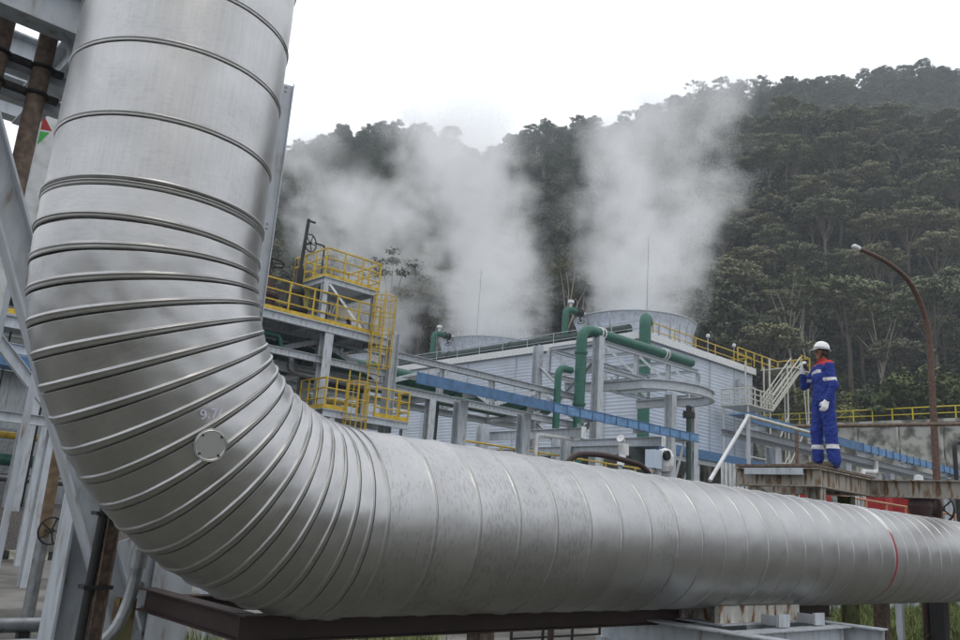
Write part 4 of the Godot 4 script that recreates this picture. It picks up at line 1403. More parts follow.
	# yellow and dark rails in the shade below
	var r := thing("yard_railing", "yellow railing in the shade under the blue roof", "railing", Vector3(15, 2.75, -17.0))
	railing(r, [Vector3(0, 0, 0), Vector3(9.5, 0, 0)], 1.05, M.yellow, 1.5, .028)
	r = thing("yard_railing", "dark pipe railing under the rack beside the green drop pipe", "railing", Vector3(12.5, 2.7, -20.5))
	railing(r, [Vector3(0, 0, 0), Vector3(8, 0, 0)], 1.1, M.dark_metal, 2.0, .05)
	t = thing("yard_gallery", "grey walkway deck carrying the shaded railings", "platform", Vector3(12, 2.7, -20.6))
	piece(t, "deck_plate", Vector3(0, -.06, -.1), Vector3(13, .0, 3.7), M.steel_dark)
	for x in [.6, 4.4, 8.4, 12.4]:
		piece(t, "post", Vector3(x - .1, -2.7, 3.4), Vector3(x + .1, -.061, 3.6), M.steel_dark)
	# lamp, junction box, vessel and hose behind the pipe
	t = thing("floodlight", "white floodlight head on a grey stand behind the pipe", "lamp", Vector3(9.1, 0, -7.0))
	rod(t, "pole", Vector3.ZERO, Vector3(0, 2.55, 0), .03, M.steel_paint)
	mbx = MB.new(); mbx.lathe(Vector3(-.03, 2.86, .03), Vector3(-.9, .35, .15), [Vector2(0, -.05), Vector2(.03, -.06), Vector2(.05, .015), Vector2(.055, .03), Vector2(0, .02)], 16); part("lamp_head", mbx, M.white_paint, t)
	mbx = MB.new(); mbx.path([Vector3(0, 2.5, 0), Vector3(.05, 2.66, 0), Vector3(.02, 2.8, 0)], .05, .05, 10); part("knuckle", mbx, M.white_paint, t)
	t = thing("junction_box", "pale blue junction box with a white canister on posts behind the pipe", "box", Vector3(9.95, 0, -7.0))
	piece(t, "box_body", Vector3(-.18, 2.54, -.08), Vector3(.0, 2.8, .08), mat("box_blue", Color(.70, .75, .81), .5))
	mbx = MB.new(); mbx.lathe(Vector3(.19, 2.5, 0), Vector3.UP, [Vector2(0, 0), Vector2(.1, .02), Vector2(.13, .1), Vector2(.13, .24), Vector2(.09, .33), Vector2(0, .36)], 16); part("canister", mbx, M.white_paint, t)
	mbx = MB.new(); mbx.lathe(Vector3(.08, 2.74, .08), Vector3(0, 0, 1), [Vector2(0, 0), Vector2(.07, 0), Vector2(.07, .05), Vector2(0, .05)], 12); part("dial", mbx, M.black, t)
	for x in [-.15, .0, .2]: rod(t, "post", Vector3(x, 0, 0), Vector3(x, 2.53, 0), .035 if x < .1 else .045, M.steel_paint)
	t = thing("hose", "dark brown hose arching behind the pipe", "hose", Vector3(7.4, 0, -6.6))
	mbx = MB.new(); mbx.path([Vector3(0, 0, 0), Vector3(0, 2.2, 0), Vector3(.25, 2.5, 0), Vector3(.8, 2.56, 0), Vector3(1.7, 2.5, 0), Vector3(1.9, 2.2, .1), Vector3(1.9, 0, .1)], .036, .3, 10); part("hose_run", mbx, M.red_oxide, t)

# ------------------------------------------------------------------ monorail frame and tall green pipe
func cantilever() -> void:
	var t := thing("monorail_frame", "pale steel truss frame with a curved monorail beam against the tower", "steel frame", Vector3(32, 0, -26.2))
	member(t, "column", Vector3(0, 0, 0), Vector3(0, 11.3, 0), .45, .4, M.steel_paint, Vector3.BACK)
	member(t, "column", Vector3(0, 0, -4.2), Vector3(0, 11.3, -4.2), .42, .4, M.steel_paint, Vector3.BACK)
	member(t, "column", Vector3(6.7, 0, -.2), Vector3(6.7, 9.4, -.2), .5, .42, M.steel_paint, Vector3.BACK)
	member(t, "column", Vector3(8.9, 0, -.2), Vector3(8.9, 9.4, -.2), .5, .42, M.steel_paint, Vector3.BACK)
	for z in [0.0, -3.6]:
		truss(t, Vector3(.25, 11.05, z), Vector3(9.1, 11.05, z), 1.35, 3, M.steel_paint if z == 0.0 else M.steel_dark, .2, .16, false)
	for x in [.3, 3.2, 6.15, 9.0]:
		member(t, "cross_beam", Vector3(x, 9.62, -3.5), Vector3(x, 9.62, -.1), .2, .16, M.steel_dark)
		member(t, "cross_beam", Vector3(x, 11.1, -3.5), Vector3(x, 11.1, -.1), .16, .14, M.steel_dark)
	for y in [4.0, 7.0]:
		mb_diag(t, Vector3(0, y, -.2), Vector3(0, y + 3, -4.0))
		mb_diag(t, Vector3(0, y + 3, -.2), Vector3(0, y, -4.0))
	mb_diag(t, Vector3(6.8, 4.0, -.2), Vector3(8.8, 8.8, -.2))
	mb_diag(t, Vector3(6.8, 2.0, -.2), Vector3(8.8, 6.4, -.2))
	member(t, "tie_beam", Vector3(6.9, 6.9, -.2), Vector3(8.7, 6.9, -.2), .22, .2, M.steel_paint)
	# curved monorail, swept in short chords
	var c: Array = [Vector3(1.2, 9.1, -3.2), Vector3(1.9, 9.1, -.6)]
	for k in 13:
		var a := PI - .35 - (PI + .2) * k / 12
		c.append(Vector3(4.9 + cos(a) * 3.1, 9.1, .55 + sin(a) * 2.3))
	c.append(Vector3(7.6, 9.1, -3.2))
	for i in c.size() - 1:
		var mb := MB.new()
		var d: Vector3 = (c[i + 1] - c[i]).normalized() * .02
		mb.ibeam(c[i] - d, c[i + 1] + d, .5, .28, Vector3.UP, .05, .03)
		part("monorail_section", mb, M.steel_paint, t)
	for q in [Vector3(1.9, 9.35, -.6), Vector3(4.9, 9.35, 2.8), Vector3(7.9, 9.35, .2)]:
		rod(t, "hanger", q, q + Vector3(0, .2, 0), .06, M.steel_dark)
	t = thing("tall_green_pipe", "tall green pipe bending over the top of the monorail frame", "pipe", Vector3(30.9, 0, -26.4))
	var mb := MB.new()
	mb.path([Vector3(0, .2, 0), Vector3(0, 11.55, 0), Vector3(9.8, 11.55, 0)], .27, .8, 18, 10)
	part("pipe_run", mb, M.green, t)
	for q in [1.35, 1.6, 7.0, 7.25]:
		mb = MB.new(); mb.ring(Vector3(q, 11.55, 0), Vector3.RIGHT, .29, .045, 24, 6); part("clamp", mb, M.white_paint, t)
	mb = MB.new(); mb.lathe(Vector3.ZERO, Vector3.UP, [Vector2(.6, 0), Vector2(.6, .2), Vector2(.27, .22)], 16); part("foot", mb, M.concrete, t)
	for y in [3.0, 7.6, 10.2]:
		mb = MB.new(); mb.lathe(Vector3(0, y, 0), Vector3.UP, [Vector2(.27, 0), Vector2(.33, .005), Vector2(.33, .06), Vector2(.325, .065), Vector2(.325, .07), Vector2(.33, .075), Vector2(.33, .13), Vector2(.27, .135)], 20); part("pipe_flange", mb, M.green, t)
	t = thing("small_green_pipe", "small green pipe with an elbow beside the tall green pipe", "pipe", Vector3(29.5, 0, -26.6))
	mb = MB.new(); mb.path([Vector3(0, .2, 0), Vector3(0, 9.3, 0), Vector3(.95, 9.3, 0)], .17, .45, 14); part("pipe_run", mb, M.green, t)
	mb = MB.new(); mb.lathe(Vector3.ZERO, Vector3.UP, [Vector2(.35, 0), Vector2(.35, .2), Vector2(.17, .22)], 12); part("foot", mb, M.concrete, t)
	t = thing("rooftop_green_pipe", "green pipe elbow rising over the tower roof corner", "pipe", Vector3(TX0 - .5, 8.0, TZ0 + .6))
	mb = MB.new(); mb.path([Vector3(0, 0, 0), Vector3(0, 9.0, 0), Vector3(1.6, 9.0, -1.0)], .42, .8, 18, 8); part("pipe_run", mb, M.green, t)
	mb = MB.new(); mb.lathe(Vector3.ZERO, Vector3.UP, [Vector2(.6, -8.0), Vector2(.6, -.0), Vector2(.42, .02)], 14); part("lower_run", mb, M.green_dark, t)
	t = thing("actuator", "dark valve actuator under the monorail between the two columns", "valve", Vector3(39.9, 0, -26.0))
	rod(t, "pipe_run", Vector3(0, .1, 0), Vector3(0, 8.3, 0), .14, M.green_dark, 12)
	mb = MB.new(); mb.lathe(Vector3(0, 8.2, 0), Vector3.UP, [Vector2(.14, 0), Vector2(.34, .02), Vector2(.34, .3), Vector2(.16, .34), Vector2(.16, .7), Vector2(0, .72)], 12); part("actuator_body", mb, M.black, t)
	rod(t, "lever", Vector3(-.5, 8.5, 0), Vector3(.5, 8.5, 0), .06, M.black)

func mb_diag(t: Node3D, a: Vector3, b: Vector3) -> void:
	var mb := MB.new()
	mb.angle(a, b, .18, Vector3.RIGHT)
	part("diagonal", mb, M.steel_paint, t)

# ------------------------------------------------------------------ stair tower by the cooling tower
func stairs() -> void:
	var t := thing("stair_tower", "pale steel stair tower zigzagging up the end of the cooling tower", "stairs", Vector3(58, 0, -33.2))
	var m: Material = M.pale_rail
	for x in [-.4, 3.0, 6.0, 9.6]:
		for z in [.9, -1.2]:
			var h: float = 12.0 if x < 2 else 16.2
			rod(t, "post", Vector3(x, 0, z), Vector3(x, h, z), .075, m)
	for y in [4.0, 8.0]:
		for z in [.9, -1.2]:
			rod(t, "tie_bar", Vector3(-.4, y, z), Vector3(9.6, y, z), .06, m)
	for q in [[3.0, 4.0, 6.0, 8.0], [6.0, 4.0, 9.6, 8.0], [6.0, 12.0, 3.0, 8.0], [9.6, 8.2, 8.6, 16.0], [6.0, 8.0, 9.6, 12.0]]:
		rod(t, "diagonal", Vector3(q[0], q[1], .95), Vector3(q[2], q[3], .95), .06, m)
	piece(t, "landing_plate", Vector3(-.6, 11.9, -1.4), Vector3(3.2, 12.0, 1.1), m)
	piece(t, "landing_plate", Vector3(5.6, 7.7, -1.4), Vector3(9.8, 7.8, 1.1), m)
	piece(t, "landing_plate", Vector3(6.9, 16.12, -2.0), Vector3(9.9, 16.22, 1.1), m)
	# flights: start, end
	for q in [[Vector3(3.2, 12.0, .55), Vector3(8.2, 16.2, .55)], [Vector3(3.2, 12.0, -.9), Vector3(6.2, 7.8, -.9)], [Vector3(6.0, 7.75, .55), Vector3(1.5, 3.6, .55)]]:
		var a: Vector3 = q[0]
		var b: Vector3 = q[1]
		for z in [-.42, .42]:
			var mb := MB.new()
			mb.bar(a + Vector3(0, 0, z), b + Vector3(0, 0, z), .06, .32)
			part("stringer", mb, m, t)
			for hgt in [.55, 1.05]:
				rod(t, "handrail", a + Vector3(0, hgt, z), b + Vector3(0, hgt, z), .055, m, 6)
			for k in 4:
				var p := a.lerp(b, k / 3.0) + Vector3(0, 0, z)
				rod(t, "baluster", p, p + Vector3(0, 1.05, 0), .04, m, 6)
		var n := 18
		for k in n:
			var p := a.lerp(b, (k + .5) / n)
			piece(t, "tread", p + Vector3(-.14, -.02, -.39), p + Vector3(.14, .02, .39), m)
	var r := thing("stair_railing", "pale railing round the middle landing of the stair tower", "railing", Vector3(58, 12.0, -33.2))
	railing(r, [Vector3(-.5, 0, -1.3), Vector3(-.5, 0, 1.05), Vector3(3.1, 0, 1.05)], 1.25, m, .9, .055, 0.0, 2)
	r = thing("stair_railing", "yellow railing round the top landing of the stair tower", "railing", Vector3(58, 16.22, -33.2))
	railing(r, [Vector3(7.0, 0, -1.9), Vector3(3.0, 0, -1.9)], 1.2, M.yellow, 1.4, .06)
	railing(r, [Vector3(8.3, 0, 1.0), Vector3(9.8, 0, 1.0), Vector3(9.8, 0, -1.9), Vector3(7.05, 0, -1.9)], 1.2, M.yellow, 1.4, .06)
	# blue roof strip at the tower foot
	t = thing("louvre_canopy", "blue canopy strip along the foot of the cooling tower", "roof", Vector3(40, 7.0, -31.5))
	piece(t, "fascia", Vector3(5, 0, -.05), Vector3(22, .62, 0), M.blue)
	piece(t, "roof_sheet", Vector3(5, .5, -3.5), Vector3(22, .6, -.06), M.blue_pale)
	member(t, "edge_beam", Vector3(5, -.2, -.2), Vector3(22, -.2, -.2), .3, .2, M.steel_dark)
	for x in [5.5, 10.0, 14.5, 19.0]:
		piece(t, "post", Vector3(x - .12, -7.0, -.5), Vector3(x + .12, -.36, -.26), M.steel_dark)

# ------------------------------------------------------------------ right hand side
func right_side() -> void:
	# retaining wall in cast panels, fence and terrace
	var t := thing("retaining_wall", "stained grey concrete retaining wall of cast panels below the forest", "wall", Vector3(68, 0, -16))
	var z := -22.0
	var k := 0
	while z < 24:
		piece(t, "wall_panel", Vector3(.04 * (k % 2), 0, z + .02), Vector3(.6, 11.55, z + 2.98), M.wall_concrete)
		piece(t, "pilaster", Vector3(-.22, 0, z - .18), Vector3(.5, 11.5, z + .0), M.wall_concrete)
		z += 3.2
		k += 1
	piece(t, "coping", Vector3(-.3, 11.56, -22.3), Vector3(.75, 11.8, 24), M.wall_concrete)
	for q in [[-12.0, 4.2, 7.8], [-6.6, 4.0, 7.4], [-1.2, 5.0, 8.6], [2.2, 4.2, 7.0]]:
		piece(t, "weep_recess", Vector3(-.03, q[1], q[0]), Vector3(-.0, q[2], q[0] + .9), M.steel_dark)
	var r := thing("terrace_fence", "yellow pipe fence on top of the retaining wall", "fence", Vector3(68.2, 11.8, -16))
	railing(r, [Vector3(0, 0, -22), Vector3(0, 0, 24)], 1.0, mat("fence_yellow", Color(.74, .68, .13), .5), 1.55, .05)
	var mb := MB.new()
	mb.abox(Vector3(68.7, 0, -44), Vector3(130, 11.4, 40))
	solo("terrace", mb, M.hill_soil, "", "", "", "structure")
	# blue cable tray roof
	t = thing("cable_gallery_roof", "blue edged gallery roof crossing behind the worker", "roof", Vector3(16.6, 4.17, -9.3))
	piece(t, "fascia", Vector3(0, .02, -.02), Vector3(5.9, .24, .02), M.blue)
	for i in 20:
		var x0 := 5.92 + i * .5
		piece(t, "fascia_panel", Vector3(x0 + .02, .04, -.015), Vector3(x0 + .48, .23, .015), M.blue_pale)
		piece(t, "fascia_rib", Vector3(x0 - .018, .01, -.03), Vector3(x0 + .018, .25, .035), M.blue)
	piece(t, "roof_sheet", Vector3(0, .2, -.5), Vector3(16, .23, -.035), M.blue_pale)
	member(t, "edge_beam", Vector3(0, -.14, -.3), Vector3(16, -.14, -.3), .15, .1, M.steel_paint)
	member(t, "edge_beam", Vector3(.2, -.14, -.8), Vector3(16, -.14, -.8), .15, .1, M.steel_dark)
	for x in [1.5, 4.5, 7.5, 10.5, 13.5]:
		member(t, "rafter", Vector3(x, .1, -.8), Vector3(x, .1, -.36), .16, .1, M.steel_dark)
	k = 0
	for q in [[18.55, .26, "steel_paint"], [22.35, .3, "steel_paint"], [25.3, .26, "steel_dark"], [29.5, .28, "steel_dark"]]:
		column(Vector3(q[0], 0, -9.75), 3.86, q[1], M[q[2]], ["pale column of the gallery roof beside the stair tower", "pale column of the gallery roof next to the white downpipe", "shaded column of the gallery roof beside the lamp post", "shaded column under the far end of the gallery roof"][k])
		k += 1
	t = thing("gallery_downpipe", "white downpipe beside the pale column of the gallery roof", "pipe", Vector3(22.8, 0, -9.45))
	mb = MB.new(); mb.path([Vector3(0, 0, 0), Vector3(0, 3.7, 0), Vector3(.9, 3.75, 0), Vector3(.9, 4.05, 0)], .07, .12, 10); part("pipe_run", mb, M.white_paint, t)
	# pale sheeted lockers and red fire cabinets behind the pipe
	k = 0
	for q in [[19.2, 1.1], [20.4, .7], [21.3, .5], [26.6, .8], [27.9, 1.0]]:
		t = thing("sheet_panel", ["wide pale corrugated panel behind the worker's legs", "pale corrugated panel next to the wide panel behind the worker", "narrow pale corrugated panel beside the gallery column", "pale corrugated panel behind the red valve", "wide pale corrugated panel behind the valve handwheel"][k], "panel", Vector3(q[0], 0, -11.5), "pale corrugated panels under the gallery roof")
		var n := int(q[1] / .1)
		for i in n:
			piece(t, "corrugation", Vector3(i * .1, 0, 0 if i % 2 else -.04), Vector3(i * .1 + .1, 3.6, .02 if i % 2 else -.02), M.white_paint)
		k += 1
	k = 0
	for q in [[18.9, 2.4, .6, .5], [22.5, 2.4, .5, .75], [24.2, 2.4, .55, .8]]:
		t = thing("fire_cabinet", ["small red cabinet under the worker's platform", "red cabinet behind the pipe beside the orange railing", "large red cabinet behind the iron valve"][k], "cabinet", Vector3(q[0], 0, -8.9))
		piece(t, "cabinet_body", Vector3(-q[2] * .5, q[1], -.25), Vector3(q[2] * .5, q[1] + q[3], .2), M.red)
		piece(t, "door", Vector3(-q[2] * .46, q[1] + .04, .201), Vector3(q[2] * .46, q[1] + q[3] - .04, .22), M.red)
		piece(t, "stand", Vector3(-q[2] * .4, 0, -.2), Vector3(q[2] * .4, q[1], .15), M.steel_dark)
		k += 1
	r = thing("low_railing", "orange low railing in front of the red cabinets", "railing", Vector3(15.6, 1.85, -8.4))
	railing(r, [Vector3(0, 0, 0), Vector3(12, 0, 0)], .95, M.orange_rail, 1.2, .03)
	t = thing("walkway_deck", "grey walkway deck carrying the orange railing", "platform", Vector3(15.4, 1.8, -8.5))
	piece(t, "deck_plate", Vector3(0, -.02, -.6), Vector3(12.4, .04, .2), M.steel_dark)
	for x in [.4, 4, 8, 12]: piece(t, "post", Vector3(x - .06, -1.8, -.3), Vector3(x + .06, -.021, -.18), M.steel_dark)
	# the worker's crossover platform
	t = thing("crossover_platform", "rust stained steel crossover platform above the silver pipe", "platform", Vector3(11.15, 2.67, -5.2))
	var rs: Material = M.rust_steel
	member(t, "edge_beam", Vector3(-.1, -.14, 0), Vector3(1.62, -.14, 0), .25, .14, rs)
	member(t, "edge_beam", Vector3(1.68, -.142, -.06), Vector3(1.68, -.142, 2.6), .25, .14, rs)
	member(t, "edge_beam", Vector3(-.16, -.142, -1.15), Vector3(-.16, -.142, .1), .25, .14, rs)
	member(t, "edge_beam", Vector3(1.68, -.142, -2.0), Vector3(1.68, -.142, -.07), .22, .14, rs)
	piece(t, "grating", Vector3(-.2, .0, -1.15), Vector3(1.72, .035, .06), M.rust_brown)
	mb = MB.new(); mb.channel(Vector3(-.3, -.07, -.95), Vector3(-.27, -.07, -.1), .09, .05); part("side_channel", mb, M.steel_paint, t)
	for q in [Vector3(.0, 0, -.05), Vector3(1.62, 0, -.35)]:
		member(t, "leg", q + Vector3(0, -2.67, 0), q + Vector3(0, -.27, 0), .2, .17, rs if q.x < 1 else M.green_olive, Vector3.BACK)
	mb = MB.new(); mb.bar(Vector3(.02, -.75, -.1), Vector3(-.14, -.28, -.9), .06, .08); part("knee_brace", mb, rs, t)
	# its rails: white pipe, dark pipe, posts and a white raking stay
	r = thing("platform_handrail", "pale and dark pipe handrail of the crossover platform with a raking stay", "railing", Vector3(11.15, 2.67, -5.2))
	rod(r, "post", Vector3(-.05, .0, -1.02), Vector3(-.05, .75, -1.02), .03, M.steel_dark)
	rod(r, "top_rail", Vector3(-.1, .75, -1.02), Vector3(2.1, .75, -1.02), .028, M.pale_rail)
	rod(r, "dark_rail", Vector3(1.9, .86, -1.3), Vector3(2.5, .86, 2.4), .03, M.rust_brown)
	rod(r, "raking_stay", Vector3(-.07, .76, -1.0), Vector3(-1.15, -.28, -.98), .027, M.white_paint)
	rod(r, "post", Vector3(1.9, .0, -1.25), Vector3(1.9, .86, -1.25), .03, M.rust_brown)
	# iron gate valve
	t = thing("iron_gate_valve", "rusty red iron gate valve with a white cap and handwheel behind the pipe", "valve", Vector3(15.6, 2.34, -5.5))
	mb = MB.new(); mb.lathe(Vector3(0, -.3, 0), Vector3.UP, [Vector2(.16, -.6), Vector2(.16, .15), Vector2(.26, .16), Vector2(.26, .22), Vector2(.17, .24), Vector2(.2, .4), Vector2(.17, .5), Vector2(.27, .52), Vector2(.27, .58), Vector2(.1, .62), Vector2(.07, .72)], 18); part("valve_body", mb, M.iron_red, t)
	mb = MB.new(); mb.lathe(Vector3(0, .4, 0), Vector3.UP, [Vector2(.07, 0), Vector2(.08, .06), Vector2(.05, .1), Vector2(.08, .14), Vector2(.07, .22), Vector2(0, .24)], 12); part("cap", mb, M.white_paint, t)
	mb = MB.new(); mb.lathe(Vector3(.1, .12, 0), Vector3.RIGHT, [Vector2(.12, 0), Vector2(.2, .1), Vector2(.2, .16), Vector2(.26, .17), Vector2(.26, .23), Vector2(.16, .25), Vector2(.12, .45), Vector2(.06, .5), Vector2(.06, .75)], 16); part("bonnet", mb, M.iron_red, t)
	handwheel(t, Vector3(1.0, .12, .02), Vector3(1, 0, .35), .24, M.black, .35)
	mb = MB.new(); mb.path([Vector3(.3, -.2, .3), Vector3(.9, -.12, .55), Vector3(1.8, -.2, .7)], .035, .2, 8); part("black_cable", mb, M.black, t)
	rod(t, "pedestal", Vector3(0, -2.34, 0), Vector3(0, -.9, 0), .06, M.iron_red)
	t = thing("small_bent_pipe", "thin black pipe with a bend beside the lamp post", "pipe", Vector3(20.4, 0, -6.4))
	mb = MB.new(); mb.path([Vector3(0, 0, 0), Vector3(0, 4.15, 0), Vector3(1.8, 4.15, .3)], .05, .2, 8); part("pipe_run", mb, M.black, t)
	# lamp post
	t = thing("street_lamp", "rusty brown lamp post with a long curved arm", "street lamp", Vector3(17.2, 0, -5.75))
	mb = MB.new()
	var pts: Array = []
	for q in [[0, 0, 0], [.04, 3.0, 0], [.1, 5.2, 0], [.06, 6.0, 0], [-.16, 6.5, -.04], [-.6, 6.88, -.1], [-1.35, 7.08, -.22], [-2.2, 7.12, -.36]]:
		pts.append(Vector3(q[0], q[1], q[2]))
	var cv := Curve3D.new()
	for i in pts.size():
		var d: Vector3 = (pts[mini(i + 1, pts.size() - 1)] - pts[maxi(i - 1, 0)]) * .16
		cv.add_point(pts[i], -d, d)
	var cs: Array = []; var xs: Array = []; var ys: Array = []; var rr: Array = []
	var bk := cv.get_baked_length()
	for i in 49:
		var f := i / 48.0
		cs.append(cv.sample_baked(f * bk, true))
		rr.append(lerpf(.085, .04, f))
	for i in 49:
		var d: Vector3 = (cs[mini(i + 1, 48)] - cs[maxi(i - 1, 0)]).normalized()
		var x := d.cross(Vector3.BACK).normalized()
		xs.append(x); ys.append(d.cross(x))
	mb.sweep(cs, xs, ys, rr, 12)
	part("pole", mb, mat("lamp_rust", Color(.8, .7, .66), .75, 0.0, M.rust_brown.albedo_texture, 1.3), t)
	mb = MB.new(); mb.lathe(Vector3(-2.15, 7.12, -.36), Vector3(-1, .02, -.16), [Vector2(.03, 0), Vector2(.05, .04), Vector2(.055, .18), Vector2(.02, .24), Vector2(0, .24)], 12); part("lamp_head", mb, M.white_paint, t)
	mb = MB.new(); mb.lathe(Vector3.ZERO, Vector3.UP, [Vector2(.2, 0), Vector2(.2, .03), Vector2(.1, .04), Vector2(.1, .3), Vector2(.085, .32)], 14); part("base_flange", mb, M.rust_brown, t)
	# low wall, pale road and grass
	t = thing("low_wall", "low grey concrete wall beyond the grass under the pipe", "wall", Vector3(16, 0, -13.2))
	for i in 14:
		piece(t, "wall_block", Vector3(i * 2.0 + .015, 0, 0), Vector3(i * 2.0 + 1.985, .42, .35), M.concrete)
	mb = MB.new()
	mb.abox(Vector3(10, 0.0, -30), Vector3(66, .012, -13.3))
	solo("path", mb, mat("pale_path", Color(.72, .72, .7), .9, 0.0, M.concrete.albedo_texture, .12), "", "", "", "structure")
	grass_patch()
	shrubs()

func grass_patch() -> void:
	var rr := RandomNumberGenerator.new()
	rr.seed = 33
	var mb := MB.new()
	for i in 16:
		var o := Vector3(rr.randfn() * .09, 0, rr.randfn() * .09)
		var a := rr.randf() * TAU
		var d := Vector3(cos(a), 0, sin(a))
		var w := Vector3(-d.z, 0, d.x) * rr.randf_range(.006, .012)
		var h := rr.randf_range(.16, .42)
		var p1 := o + Vector3(0, h * .6, 0) + d * h * .15
		var p2 := o + Vector3(0, h, 0) + d * h * rr.randf_range(.3, .6)
		var nn := (Vector3.UP * .6 - d).normalized()
		var k := mb.v.size()
		mb.v.append_array([o - w, o + w, p1 + w * .8, p1 - w * .8, p2])
		mb.n.append_array([nn, nn, nn, nn, nn])
		mb.ix.append_array([k, k + 2, k + 1, k, k + 3, k + 2, k + 3, k + 4, k + 2])
		var f := rr.randf_range(.7, 1.4)
		var c := Color(.125 * f, .155 * f, .055 * f)
		if rr.randf() < .18: c = Color(.3 * f, .27 * f, .13 * f)
		for q in 5: mb.c.append(c)
	var tuft := mb.mesh(M.grass)
	var sets := [["grass", "long green grass in the yard under the far end of the pipe", 15.0, 42.0, -13.0, -5.6, 9000, 1.0], ["weeds", "sparse weeds growing on the yard under the pipe elbow", 3.6, 7.5, -9.6, -8.2, 120, .7], ["bank_weeds", "scattered weeds along the black and white kerb", -2.0, 12.0, -23.3, -23.1, 40, .7]]
	for s in sets:
		var mm := MultiMesh.new()
		mm.transform_format = MultiMesh.TRANSFORM_3D
		mm.mesh = tuft
		mm.instance_count = s[6]
		for i in s[6]:
			var sc: float = rr.randf_range(.6, 1.3) * s[7]
			mm.set_instance_transform(i, Transform3D(Basis(Vector3.UP, rr.randf() * TAU).scaled(Vector3.ONE * sc), Vector3(rr.randf_range(s[2], s[3]), 0, rr.randf_range(s[4], s[5]))))
		var o := MultiMeshInstance3D.new()
		o.name = s[0]
		o.multimesh = mm
		add_child(o)
		meta(o, s[1], "grass", "", "stuff")
	mb = MB.new()
	mb.abox(Vector3(14.2, 0, -13.15), Vector3(60, .02, -5.4))
	solo("grass_soil", mb, mat("grass_soil", Color(.33, .34, .2), 1.0, 0.0, M.soil.albedo_texture, .3), "", "", "", "structure")

# leafy shrubs and young growth on the terrace, in front of the tree trunks
func shrubs() -> void:
	var rr := RandomNumberGenerator.new()
	rr.seed = 44
	var meshes := []
	for k in 4:
		var wood := MB.new()
		var cr := MB.new()
		var tone: Color = [Color(.12, .13, .045), Color(.075, .095, .04), Color(.06, .08, .04), Color(.15, .145, .05)][k]
		for i in 6:
			var e := Vector3(rr.randfn() * .9, rr.randf_range(1.2, 3.0), rr.randfn() * .9)
			limb(wood, [Vector3(rr.randfn() * .1, -.3, rr.randfn() * .1), e * .55 + Vector3(rr.randfn() * .1, 0, 0), e], .05, .015, 5)
			for q in 3:
				clump(cr, e * rr.randf_range(.6, 1.05) + Vector3(rr.randfn() * .4, rr.randfn() * .3, rr.randfn() * .4), Vector3(.75, .55, .75), 70, .17, tone * rr.randf_range(.8, 1.25), rr)
		meshes.append([wood.mesh(M.bark), cr.mesh(M.leaf)])
	for i in 46:
		var k := rr.randi() % 4
		var x := rr.randf_range(71, 88)
		var z := rr.randf_range(-38, 2)
		var t := thing("shrub", ["bright yellow green shrub behind the yellow fence on the terrace", "mid green leafy shrub behind the yellow fence on the terrace", "dark green leafy shrub behind the yellow fence on the terrace", "olive shrub behind the yellow fence on the terrace"][k], "shrub", Vector3(x, 11.4, z), "shrubs on the terrace below the forest")
		t.rotation.y = rr.randf() * TAU
		t.scale = Vector3.ONE * rr.randf_range(.9, 1.7)
		put("stems", meshes[k][0], t)
		put("foliage", meshes[k][1], t)

